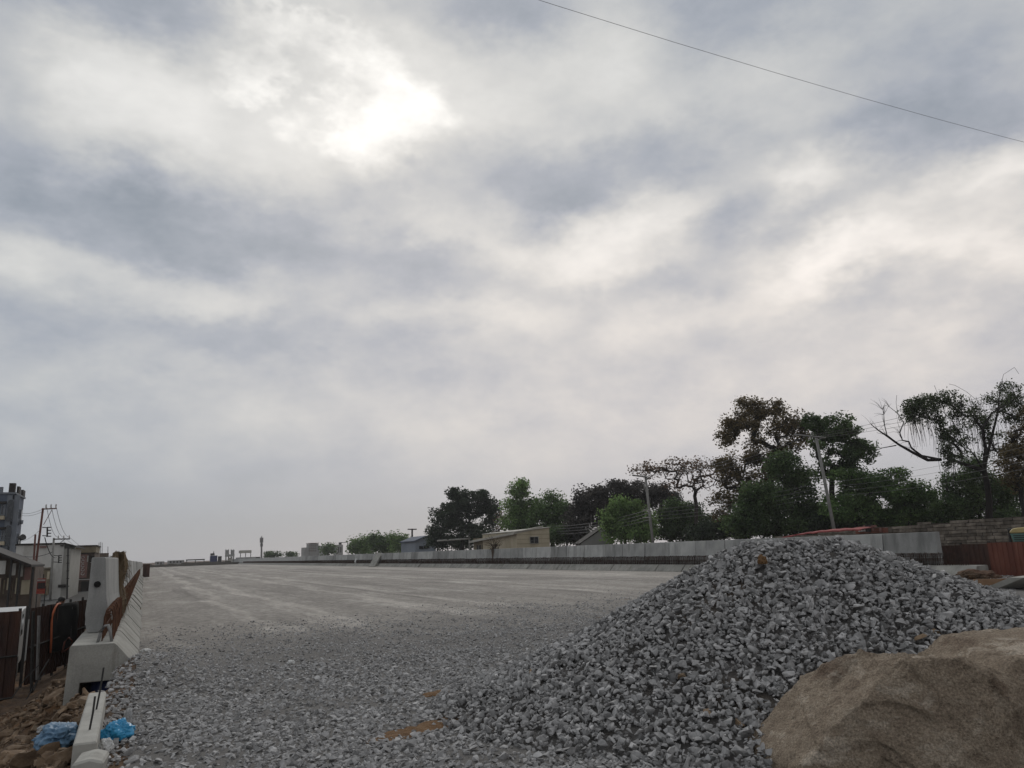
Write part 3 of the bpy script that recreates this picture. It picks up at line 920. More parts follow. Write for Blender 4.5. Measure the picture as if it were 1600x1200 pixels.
def dress(root, side, x0, y_start, y_pan, y_fine, y_end, gaps=(), bar_step=0.15, bar='rust'):
    y = y_start
    while y < y_fine:
        y1 = y + 2.4
        sweep(BLOCK, side, x0, y + 0.02, y1 - 0.035, dx=RNG.uniform(-.04, .04)).build('base_block', M['concrete'], root, bevel=0.007)
        y = y1
    sweep(BLOCK, side, x0, y + 0.01, y_end).build('base_block', M['concrete'], root)
    y = y_pan
    while y < y_fine:
        if not any(a <= y < b_ for a, b_ in gaps):
            sweep([(p, c * (1 + 0)) for p, c in PANEL], side, x0, y + 0.015, y + 2.4 - 0.035, dx=RNG.uniform(-.025, .025)).build('panel', M['panel'], root, bevel=0.006)
        y += 2.4
    sweep(PANEL, side, x0, y + 0.01, y_end).build('panel', M['panel'], root)
    # starter bars: the nearest as pieces, those beyond joined
    ys = []
    y = y_start + 0.45
    while y < min(y_fine, 150):
        ys.append(y)
        y += bar_step
    y_far = y
    base = loop_bar(side, x0, 0, (0, 0, 0, 0))
    protos = []
    for k in range(5):
        mb = loop_bar(side, x0, 0.0, [RNG.uniform(-1, 1) for _ in range(4)])
        v = np.array(mb.v) - np.array([x0, 0, 0])
        me = bpy.data.meshes.new('rebar')
        me.from_pydata(v.tolist(), [], mb.f)
        me.materials.append(M[bar])
        protos.append(me)
    for y in ys[:280]:
        o = bpy.data.objects.new('rebar', protos[RNG.randrange(5)])
        o.location = (0, y - y_start + RNG.uniform(-.03, .03), 0)
        link(o, root)
    if len(ys) > 280:
        far = MB()
        for y in ys[280:]:
            m_ = loop_bar(side, x0, y + RNG.uniform(-.03, .03), [RNG.uniform(-1, 1) for _ in range(4)])
            far.add(m_.v, m_.f)
        if side > 0:
            while y_far < 250:
                m_ = loop_bar(side, x0, y_far, [0, 0, 0, 0], r=.02)
                far.add(m_.v, m_.f)
                y_far += .16
        far.build('rebars', M[bar], root)['kind'] = 'stuff'
    # bars running along the road, tied inside the loops
    for (p, z) in ((0.385, 0.55), (0.40, 0.72), (0.475, 0.60), (0.47, 0.78), (0.39, 0.64), (0.43, 0.83)):
        pts = [(x0 + side * (p + RNG.uniform(-.008, .008)), yy, z + RNG.uniform(-.012, .012)) for yy in np.linspace(y_start + 0.5 + RNG.uniform(0, .8), 250 if side > 0 else y_fine, 40)]
        MB().tube(pts, 0.009, 4).build('long_bar', M[bar], root)

LB, lx = barrier(-1, 'precast concrete barrier with rusty starter bars along the left road edge', 13.0)
dress(LB, -1, 0.0, 13.0, 20.6, 92, ROAD_END, bar_step=0.11)
# first panel of the left run stands askew, its drilled end towards us
pl = MB()
out_ = [(-a, c) for a, c in PANEL]
pl.prism(out_, (-0.03, 15.1, 0), (0.085, 18.0, 0), (1, 0, 0), (0, 0, 1))
pl.build('panel', M['panel'], LB, bevel=0.008)
hole = MB()
hole.tube([(-0.70, 15.075, 1.17), (-0.70, 15.2, 1.17)], 0.052, 16)
hole.build('drilled_hole', M['black'], LB)
for yy in (13.28, 13.42):                    # two grey conduit hoops at the open end
    mb = MB()
    mb.tube([(-0.56, yy, 0.36), (-0.53, yy + .02, 0.50), (-0.48, yy + .03, 0.60), (-0.44, yy + .03, 0.61), (-0.40, yy + .02, 0.52), (-0.37, yy, 0.36)], 0.022, 6)
    mb.build('conduit_hoop', M['steel'], LB, smooth=True)
RB, rx0 = barrier(1, 'long precast concrete barrier with rusty bars on the far right of the road', 18.5)
dress(RB, 1, XR, 18.5, 20.15, 150, ROAD_END + 40, bar_step=0.07, bar='rustdark')

# jute hung over the gap behind the first left panel
mb = MB()
nU, nV = 14, 16
def cloth_pt(i, j):
    u, v = i / nU, j / nV
    t = 2 * math.pi * u
    rr = 0.13 * (1 + 0.75 * mnoise.noise(Vector((math.cos(t) * 2, math.sin(t) * 2, v * 3))))
    spread = 1.0 + 0.5 * math.sin(v * 3.0)
    return (-0.50 + 0.85 * rr * spread * math.cos(t), 18.75 + 2.6 * rr * spread * math.sin(t), 1.74 - 1.30 * v + 0.10 * mnoise.noise(Vector((u * 5, v * 4, 1))))
vs = [cloth_pt(i, j) for j in range(nV + 1) for i in range(nU)]
fs = [(j * nU + i, j * nU + (i + 1) % nU, (j + 1) * nU + (i + 1) % nU, (j + 1) * nU + i) for j in range(nV) for i in range(nU)]
mb.add(vs, fs + [tuple(range(nU))])
jt = mb.build('jute_sacking', M['jute'], smooth=True)
tag(jt, 'bundle of dry brown jute sacking draped over the left barrier', 'sacking')
fr = MB()
for k in range(420):
    i = RNG.randrange(nU)
    j = RNG.randrange(nV)
    p = np.array(cloth_pt(i, j))
    d = np.array([RNG.uniform(-.12, .12), RNG.uniform(-.5, .3), RNG.uniform(-.32, .10)])
    fr.tube([p, p + d * .6, p + d + np.array([0, 0, -.05])], [.006, .004, .002], 3)
fr.build('frayed_straw', M['jute'], jt)

# small rusty box at the far end of the left run, and things propped on the right run
p = at(229, 889, 92)
mb = MB()
mb.box(p[0] - .32, p[0] + .30, 91.6, 92.4, 0.01, 1.28)
mb.box(p[0] - .36, p[0] + .34, 91.55, 92.45, 1.28, 1.34)
for q in (-.32, -.02, .28):
    mb.box(p[0] + q - .03, p[0] + q + .03, 91.57, 91.6, 0.01, 1.28)
tag(mb.build('steel_shutter', M['sheet']), 'rusty steel shutter box by the far end of the left barrier', 'formwork')
b0 = at(568, 884, 97)
mb = MB()
mb.prism([(-.5, -.12), (.5, -.12), (.5, .12), (-.5, .12)], (25.75, 97.0, -.02), (27.0, 97.9, 1.62), (.58, -.81, 0), (-.66, -.47, .58))
tag(mb.build('leaning_slab', M['concrete'], bevel=.02), 'concrete slab propped at a slant against the right barrier', 'slab')
mb = MB()
st = at(772, 886, 62)
pts = [(st[0] - .25, 62, 0), (st[0] - .02, 62, .35), (st[0] + .05, 62.05, .9), (st[0] + .02, 62, 1.45), (st[0] + .30, 62, 2.0)]
mb.tube(pts, [.20, .17, .19, .24, .10], 8)
tag(mb.build('stump', M['stumpwood'], smooth=True), 'dry twisted stump standing before the right barrier', 'stump')
tw = MB()
for k in range(34):
    a = np.array(pts[3]) + np.array([RNG.uniform(-.2, .3), RNG.uniform(-.2, .2), RNG.uniform(-.1, .5)])
    d = np.array([RNG.uniform(-1.1, 1.1), RNG.uniform(-.8, .8), RNG.uniform(.0, 1.1)])
    tw.tube([a, a + d * .5 + np.array([0, 0, .1]), a + d], [.03, .02, .01], 3)
tw.build('twigs', M['stumpwood'], bpy.data.objects['stump'])
p = at(536, 875, 110)
mb = MB()
mb.tube([(XR + .45, 110, .38), (XR + .45, 110, .62), (XR + .45, 110, .95), (XR + .45, 110, 1.05)], [.22, .25, .16, .06], 8)
tag(mb.build('cement_bag', M['whitebag'], smooth=True), 'small white sack standing among the right barrier bars', 'sack')

# ------------------------------------------------------------------ boulder
def rock(name, mat, planes_sets, centre, sub=6, soft=0.05, amp=0.05, freq=2.2, seed=0, parent=None, scale=1.0, chips=0):
    """star-shaped rock: union of rounded plane-cut lumps about a centre, roughened"""
    bm = bmesh.new()
    bmesh.ops.create_icosphere(bm, subdivisions=sub, radius=1.0)
    d = np.array([v.co[:] for v in bm.verts])
    d /= np.linalg.norm(d, axis=1)[:, None]
    rs = []
    for planes in planes_sets:
        q = []
        for (nv, dist) in planes:
            nv = _n(nv)
            q.append(np.where(d @ nv > 1e-3, dist / np.maximum(d @ nv, 1e-3), 1e3))
        q = np.minimum(np.stack(q), 6.0)
        rs.append(-soft * np.log(np.sum(np.exp(-q / soft), 0)))
    rs = np.stack(rs)
    k2 = soft * 0.7
    r = k2 * np.log(np.sum(np.exp(rs / k2), 0))
    if chips:                                   # broken facets
        rg = np.random.default_rng(seed + 77)
        P0_ = d * r[:, None]
        for _ in range(chips):
            i = rg.integers(len(d))
            nv = _n(d[i] + rg.normal(0, .42, 3))
            dist = float(P0_[i] @ nv) * rg.uniform(.955, .992)
            if dist > .12:
                q = d @ nv
                c_ = np.where(q > .05, dist / np.maximum(q, .05), 9.0)
                r = np.where((np.linalg.norm(d * r[:, None] - P0_[i], axis=1) < rg.uniform(.25, .6)), np.minimum(r, np.maximum(c_, r - .022)), r)
    P_ = d * r[:, None]
    r = r + amp * fbm(P_ * freq + seed, 3, 0.5) + amp * 0.30 * fbm(P_ * freq * 5 + seed + 9, 4, 0.6) - amp * 0.34 * np.abs(fbm(P_ * freq * np.array([2.4, 2.4, 3.4]) + seed + 3, 4, 0.6)) + amp * 0.10 * fbm(P_ * freq * 18 + seed, 3, 0.6)
    P_ = d * r[:, None] * scale
    for v, q in zip(bm.verts, P_):
        v.co = q
    me = bpy.data.meshes.new(name)
    bm.to_mesh(me)
    bm.free()
    for p_ in me.polygons:
        p_.use_smooth = name == 'boulder'
    me.materials.append(mat)
    o = mesh_obj(name, me, parent, centre)
    return o
er = np.array([0.906, -0.42, 0.0])      # to the viewer's right
ea = np.array([0.42, 0.906, 0.0])       # away from the viewer
ez = np.array([0.0, 0.0, 1.0])
def dirv(r_, a_, z_):
    return er * r_ + ea * a_ + ez * z_
bc = np.array([4.86, 3.98, 0.12])
lobe1 = [(dirv(-.62, -.10, .78), .63), (dirv(-1, -.1, .35), .98), (dirv(-1, -.3, .05), 1.06), (dirv(-.22, -1, .34), .58), (dirv(.50, -.95, .30), .68), (dirv(.06, .10, 1), .60), (dirv(.55, -.1, .85), .66), (dirv(.0, .8, .9), .66),
         (dirv(1, .2, .25), 1.1), (dirv(-.5, 1, .2), .8), (dirv(0, 1, 0), .8), (dirv(0, 0, -1), .30), (dirv(-.7, -.8, .1), .95)]
lobe2 = [(dirv(-.60, .0, .80), .10), (dirv(-.1, -1, .5), .46), (dirv(-.02, -.05, 1), .575), (dirv(1, 0, .2), 2.0), (dirv(0, 1, .2), .9), (dirv(0, 0, -1), .30), (dirv(-.5, 1, .2), .9), (dirv(.6, .0, 1), 1.3)]
BO = rock('boulder', M['boulder'], [lobe1, lobe2], bc, sub=7, soft=0.012, amp=0.030, freq=2.6, seed=4, chips=48)
tag(BO, 'large brown boulder in the near right corner before the heap', 'boulder')

# ------------------------------------------------------------------ near left corner: rubble and litter
def onground(px, py, dz=0.0):
    d = ray(px, py)
    t = np.linspace(2, 60, 4000)
    P_ = CAM + d[None] / np.linalg.norm(d) * t[:, None]
    gz_ = ground_z(P_[:, 0], P_[:, 1]) + dz
    k = np.nonzero(P_[:, 2] < gz_)[0]
    return P_[k[0]] if len(k) else P_[-1]
def gz1(x, y):
    return float(ground_z(np.array([x]), np.array([y]))[0])

beam = thing('concrete_post', 'pale concrete post lying along the gravel edge with two upright rods', 'concrete post', (-0.34, 8.2, 0))
mb = MB()
mb.prism([(-.085, 0), (.085, 0), (.08, .2), (-.08, .2)], (-0.33, 7.08, -.02), (-0.36, 9.4, .02), (1, 0, 0), (0, 0, 1))
mb.build('shaft', M['lightconcrete'], beam, bevel=0.012)
for (bx, by, tx, ty) in ((140, 1140, 148.5, 1088), (150, 1111, 162, 1043)):
    p0 = atz(bx, by, .19)
    p1 = at(tx, ty, p0[1] + 0.05)
    MB().tube([p0, (p0 + p1) / 2 + np.array([.004, 0, 0]), p1], 0.0085, 5).build('rod', M['darksteel'], beam)
p = atz(137, 1192, .08)
mb = MB()
mb.prism([(-.10, -.06), (.09, -.08), (.11, .06), (.02, .09), (-.09, .07)], (p[0], p[1] - .22, .06), (p[0] + .03, p[1] + .12, .06), (1, 0, 0), (0, 0, 1))
tag(mb.build('concrete_lump', M['lightconcrete'], bevel=.015), 'broken concrete lump below the end of the lying post', 'concrete')

def crumple(name, label, cat, mat, c, size, seed, flat=0.45):
    bm = bmesh.new()
    bmesh.ops.create_icosphere(bm, subdivisions=5, radius=1.0)
    for v in bm.verts:
        q = v.co.copy()
        r = 1 + 0.34 * mnoise.noise(q * 1.6 + Vector((seed, 0, 0))) - 0.30 * abs(mnoise.noise(q * 3.1 + Vector((0, seed, 0)))) - 0.20 * abs(mnoise.noise(Vector((q.x * 5, q.y * 9, q.z * 7)) + Vector((0, 0, seed))))
        v.co = Vector((q.x * r * size[0], q.y * r * size[1], max(q.z * r * size[2], -size[2] * flat)))
    me = bpy.data.meshes.new(name)
    bm.to_mesh(me)
    bm.free()
    for p_ in me.polygons:
        p_.use_smooth = True
    me.materials.append(mat)
    o = mesh_obj(name, me, None, c)
    return tag(o, label, cat)
p = onground(90, 1165)
crumple('plastic_sheet', 'crumpled faded blue plastic sheet on the rubble left of the post', 'plastic sheet', M['bluebag'], (p[0], p[1] - .02, p[2] + .07), (.17, .28, .13), 2.0)
p = onground(65, 1145)
crumple('plastic_wrapper', 'grey clear wrapper at the left end of the faded blue sheet', 'plastic wrapper', M['clearbag'], (p[0], p[1], p[2] + .04), (.07, .09, .06), 6.0)
p = atz(184, 1145, .06)
crumple('plastic_bag', 'bright blue plastic bag on the gravel right of the post', 'plastic bag', M['cyanbag'], (p[0], p[1], .06), (.14, .14, .11), 11.0)
p = atz(200, 1122, .08)
crumple('plastic_cup', 'translucent white plastic scrap behind the bright blue bag', 'plastic scrap', M['clearbag'], (p[0], p[1] + .05, .07), (.045, .05, .09), 3.0)
p = atz(165, 1167, .05)
crumple('plastic_bag', 'small white knotted bag beside the lying post end', 'plastic bag', M['whitebag'], (p[0], p[1], .05), (.06, .06, .07), 5.0)
p = atz(222, 1018, .02)
crumple('paper_scrap', 'white scrap on the gravel beside the left barrier foot', 'scrap', M['whitebag'], (p[0] + .05, p[1], .03), (.09, .07, .035), 8.0)
p = atz(455, 1036, .02)
crumple('paper_scrap', 'lone white scrap lying out on the open gravel', 'scrap', M['whitebag'], (p[0], p[1], .03), (.06, .05, .035), 9.0)
p = atz(1182, 878, 1.32)
crumple('leaf_scrap', 'dry brown leaf scrap near the top of the stone heap', 'leaf', M['murram'], (p[0] * .0 + 5.45, 5.95, float(pile_h(np.array([5.45]), np.array([5.95]))[0]) + .03), (.045, .05, .06), 4.0)
dr = thing('plastic_drum', 'dark blue plastic drum tucked in the hollow under the left barrier end', 'drum', (-0.5, 13.5, -0.44))
mb = MB()
mb.tube([(-.62, 13.35, -.27), (-.60, 13.36, -.27), (-.30, 13.38, -.26), (-.10, 13.39, -.26), (-.08, 13.39, -.26)], [.12, .135, .14, .135, .12], 14)
mb.build('body', M['bluedrum'], dr, smooth=True)
mb = MB()
for q in (-.50, -.25):
    mb.tube([(q, 13.365, -.265), (q + .02, 13.365, -.265)], [.147, .147], 14)
mb.build('hoop', M['bluedrum'], dr)

# rocks in the rubble
ROCKM = []
for k in range(6):
    r_ = np.random.default_rng(50 + k)
    pl_ = [(r_.normal(size=3), r_.uniform(.62, .95)) for _ in range(13)] + [((0, 0, 1), .55), ((0, 0, -1), .5), ((1, 0, 0), 1), ((-1, 0, 0), 1), ((0, 1, 0), .9), ((0, -1, 0), .9)]
    o = rock('rock', M['rubble_single'], [pl_], (0, 0, -50), sub=3, soft=.025, amp=.05, freq=1.6, seed=k * 3)
    ROCKM.append(o.data)
    bpy.data.objects.remove(o, do_unlink=True)
BIG = [(95, 1067, .26, 'flat brown rock by the outer foot of the left barrier end'), (86, 1092, .28, 'broad brown rock lying just before the left barrier end'),
       (116, 1103, .16, 'brown rock between the barrier end and the lying post'), (55, 1103, .18, 'brown rock at the foot of the near rusty fence panel'),
       (30, 1120, .18, 'brown rock below the near fence panel by the left edge'), (108, 1124, .13, 'small brown rock against the lying post above the blue sheet'),
       (42, 1160, .20, 'brown rock just left of the grey clear wrapper'), (12, 1150, .22, 'brown rock at the left edge, level with the blue sheet'),
       (20, 1188, .28, 'largest brown rock, in the bottom left corner'), (54, 1190, .24, 'flat brown rock at the bottom edge, second from the left corner'),
       (90, 1193, .22, 'brown rock at the bottom edge below the blue sheet'), (70, 1126, .10, 'small brown rock directly behind the faded blue sheet')]
for k, (x_, y_, s_, lab) in enumerate(BIG):
    p = onground(x_, y_)
    o = mesh_obj('rock', ROCKM[k % 6], None, (p[0], p[1], p[2] + .05 * s_))
    o.scale = (s_ * .62, s_ * .85, s_ * .5)
    o.rotation_euler = (RNG.uniform(-.4, .4), RNG.uniform(-.4, .4), RNG.uniform(0, 6.28))
    tag(o, lab, 'rock', 'rocks in the rubble bank')
nR_ = 11000
qx, qy = rng.uniform(-3.2, -0.45, nR_), 5.5 + 14 * rng.random(nR_) ** 1.1
ok_ = ~((qx > -1.0) & (qy > 11.2) & (qy < 14.6))
qx, qy = qx[ok_], qy[ok_]
nR_ = len(qx)
P = np.stack([qx, qy, ground_z(qx, qy)], -1)
sz = np.clip(rng.lognormal(math.log(.058), .6, nR_), .018, .24)
P[:, 2] += sz * .1
me = stones_mesh('rubble', P, sz, rand_rot(nR_, rng, 1.0), np.clip(rng.normal(.5, .27, nR_), 0, 1), rng.integers(0, len(TPL), nR_), M['rubble'])
tag(mesh_obj('rubble', me), 'small broken stone and earth clods below the fence', kind='stuff')

# ------------------------------------------------------------------ rusty sheet fences
def sheet_outline(L, pitch=0.2, dep=0.035):
    n = max(1, int(round(L / pitch)))
    p_ = L / n
    front = []
    for i in range(n):
        a = i * p_
        front += [(a, 0), (a + .38 * p_, 0), (a + .5 * p_, dep), (a + .88 * p_, dep)]
    front.append((L, 0))
    back = [(a, d + .006) for a, d in reversed(front)]
    return front + back
def sheet(root, p0, p1, z0, z1, mat, name='sheet'):
    p0, p1 = np.array([*p0, 0.0]), np.array([*p1, 0.0])
    L = np.linalg.norm(p1 - p0)
    ax = (p1 - p0) / L
    ay = np.cross(ax, (0, 0, 1))
    mb = MB()
    mb.prism(sheet_outline(L), p0 + np.array([0, 0, z0]), p0 + np.array([0, 0, z1]), ax, ay)
    return mb.build(name, mat, root)
def fence(label, p0, p1, n, z0, z1, mats, rails=(0.45,), overlap=.02, side=1, post_mat='darksteel'):
    root = thing('sheet_fence', label, 'fence', ((p0[0] + p1[0]) / 2, (p0[1] + p1[1]) / 2, z0[0]))
    a, b_ = np.array(p0, float), np.array(p1, float)
    d = (b_ - a) / np.linalg.norm(b_ - a)
    nn = np.array([d[1], -d[0]])
    for k in range(n):
        q0, q1 = a + (b_ - a) * k / n, a + (b_ - a) * (k + 1) / n
        zz0 = z0[0] + (z0[1] - z0[0]) * (k + .5) / n
        zz1 = z1[0] + (z1[1] - z1[0]) * (k + .5) / n + RNG.uniform(-.02, .02)
        sheet(root, q0 + nn * (.004 * (k % 2)), q1 + d * overlap + nn * (.004 * (k % 2)), zz0, zz1, mats[k % len(mats)])
    for f in rails:
        zr = [z0[i] + (z1[i] - z0[i]) * f for i in (0, 1)]
        mb = MB()
        mb.tube([(*(a + nn * .06), zr[0]), (*(b_ + nn * .06), zr[1])], .022, 5)
        mb.build('rail', M['darksteel'], root)
    for k in range(n + 1):
        q = a + (b_ - a) * k / n - nn * .07
        mb = MB()
        mb.box(q[0] - .03, q[0] + .03, q[1] - .03, q[1] + .03, z0[0] + (z0[1] - z0[0]) * k / n - .15, z1[0] + (z1[1] - z1[0]) * k / n + .06)
        mb.build('post', M[post_mat], root)
    return root
FA = fence('near dark rusty sheet fence panel at the left edge facing the road', (-4.6, 21.0), (-2.53, 21.6), 2, (-1.55, -1.45), (.50, .50), [M['sheet']], rails=(.50, .04))
FB = fence('dark rusty sheet fence running back towards the street behind the near panel', (-2.48, 22.9), (-1.50, 26.3), 4, (-1.35, -1.0), (.49, .52), [M['sheet']], rails=(.5,))
for (x_, y0_, y1_, Yv) in ((61, 962, 1062, 22.6), (52, 955, 1085, 22.3), (111, 948, 1008, 25.2)):
    p0, p1 = at(x_ - 3, y1_, Yv), at(x_, y0_, Yv)
    mb = MB()
    mb.tube([p0, p1], .035, 4)
    tag(mb.build('prop_post', M['steel'] if x_ != 52 else M['darksteel']), {61: 'pale steel prop leaning on the rusty fence under the red sign', 52: 'dark steel prop at the near end of the rusty fence', 111: 'thin pale prop at the far end of the rusty fence'}[x_], 'post')
# scrap bars tangled at the fence foot
for k, (x0_, y0_, x1_, y1_) in enumerate(((18, 1092, 60, 1040), (40, 1095, 70, 1052), (52, 1080, 77, 1030))):
    p0, p1 = at(x0_, y0_, 20.6), at(x1_, y1_, 21.4)
    mb = MB()
    mb.tube([p0, (p0 + p1) / 2 + np.array([0, 0, .08]), p1], .014, 4)
    tag(mb.build('scrap_bar', M['darksteel']), ('leftmost', 'middle', 'rightmost')[k] + ' bent scrap bar leaning at the foot of the rusty fence', 'scrap bar', 'scrap bars at the fence foot')
# black tarpaulin thrown over the fence, orange hose beside it
mb = MB()
vs, fs = [], []
nU, nV = 10, 14
for j in range(nV + 1):
    for i in range(nU + 1):
        u, v = i / nU, j / nV
        q = np.array([-2.24, 24.0]) + (np.array([-1.72, 25.6]) - np.array([-2.24, 24.0])) * u
        w = .10 + .05 * mnoise.noise(Vector((u * 6, v * 2, 0))) + .05 * v
        vs.append((q[0] + .95 * w, q[1] - .3 * w,   .50 - 1.2 * v + .04 * mnoise.noise(Vector((u * 5, 0, 3)))))
for j in range(nV):
    for i in range(nU):
        a = j * (nU + 1) + i
        fs.append((a, a + 1, a + nU + 2, a + nU + 1))
mb.add(vs, fs)
o = mb.build('tarpaulin', M['black'], smooth=True)
sm = o.modifiers.new('thick', 'SOLIDIFY')
sm.thickness = .02
tag(o, 'black tarpaulin hanging over the rusty fence beside the orange hose', 'tarpaulin')
hp = [at(x_, y_, Yv) for x_, y_, Yv in ((94, 943, 24.4), (90, 944, 24.1), (86, 950, 23.9), (83, 958, 23.75), (81, 968, 23.65), (80.5, 980, 23.6), (80, 1000, 23.55), (79, 1020, 23.5))]
mb = MB()
mb.tube(hp, .028, 6)
tag(mb.build('hose', M['orange'], smooth=True), 'orange hose looped over the top of the rusty fence', 'hose')
hp = [at(x_, y_, 23.4) for x_, y_ in ((97, 1020), (101, 1003), (108, 996), (113, 1002), (109, 1012), (100, 1018))]
mb = MB()
mb.tube(hp, .022, 5)
tag(mb.build('hose', M['redsheet'], smooth=True), 'dull red hose coiled at the foot of the fence', 'hose')

# ------------------------------------------------------------------ vehicles, person
def vehicle(name, label, cat, loc, rz, L, Wd, H, van, paint):
    root = thing(name, label, cat, loc)
    root.rotation_euler = (0, 0, rz)
    h = Wd / 2
    if van:
        prof = [(0, .35), (0, .85), (.10, 1.02), (.42, 1.08), (.85, H - .04), (1.2, H), (L - .25, H), (L, H - .15), (L, .35)]
    else:
        prof = [(0, .35), (0, .72), (.15, .82), (1.0, .92), (1.65, H - .04), (2.1, H), (L - 1.1, H - .03), (L - .55, .98), (L - .05, .93), (L, .35)]
    def put(mb, nm, mat, par=root, **kw):
        v = np.array(mb.v)
        me = bpy.data.meshes.new(nm)
        me.from_pydata(v.tolist(), [], mb.f)
        bm = bmesh.new()
        bm.from_mesh(me)
        bmesh.ops.recalc_face_normals(bm, faces=bm.faces)
        if kw.get('bevel'):
            bmesh.ops.bevel(bm, geom=list(bm.edges), offset=kw['bevel'], segments=2, affect='EDGES', profile=.6)
        bm.to_mesh(me)
        bm.free()
        me.materials.append(mat)
        return mesh_obj(nm, me, par)
    mb = MB()
    mb.prism(prof, (-h, 0, 0), (h, 0, 0), (0, 1, 0), (0, 0, 1))
    body = put(mb, 'body', M[paint], bevel=.04)
    ws = (.46, 1.12, .82, H - .09) if van else (1.05, .95, 1.60, H - .08)
    d = np.array([0, ws[2] - ws[0], ws[3] - ws[1]])
    nrm = np.array([0, -d[2], d[1]]) / np.linalg.norm(d) * .012
    mb = MB()
    q = [np.array([s * (h - .09), y_, z_]) + nrm for s, y_, z_ in ((-1, ws[0], ws[1]), (1, ws[0], ws[1]), (1, ws[2], ws[3]), (-1, ws[2], ws[3]))]
    mb.quad(*q)
    put(mb, 'windscreen', M['glass'])
    for s in (-1, 1):
        mb = MB()
        x_ = s * (h + .006)
        if van:
            mb.quad((x_, .85, 1.1), (x_, 1.7, 1.1), (x_, 1.7, H - .14), (x_, 1.05, H - .14))
        else:
            mb.quad((x_, 1.35, .95), (x_, 2.5, .95), (x_, 2.45, H - .1), (x_, 1.85, H - .1))
        put(mb, 'side_window', M['glass'])
        for y_ in (.75, L - .8):
            mb = MB()
            mb.tube([(s * (h - .16), y_, .3), (s * (h + .01), y_, .3)], .3, 16)
            w_ = put(mb, 'wheel', M['rubber'])
            mb = MB()
            mb.tube([(s * (h + .005), y_, .3), (s * (h + .02), y_, .3)], .17, 12)
            put(mb, 'rim', M['steel'], w_)
        mb = MB()
        mb.box(s * (h - .28) - .12, s * (h - .28) + .12, -.015, .02, .62, .76)
        put(mb, 'headlight', M['clearbag'])
    mb = MB()
    mb.box(-h + .02, h - .02, -.07, .02, .36, .52)
    put(mb, 'bumper', M['darksteel'])
    return root
p = at(40, 955, 24.6)
vehicle('parked_van', 'white van parked behind the near rusty fence panel', 'van', (p[0] - .90, 24.6, p[2] - 1.80), .06, 3.3, 1.55, 1.80, True, 'whitecar')
p = at(137, 937, 42)
vehicle('parked_car', 'white car on the side street beside the left barrier panel', 'car', (p[0] - .72, 42, p[2] - 1.66), 0, 3.9, 1.56, 1.45, False, 'whitecar')

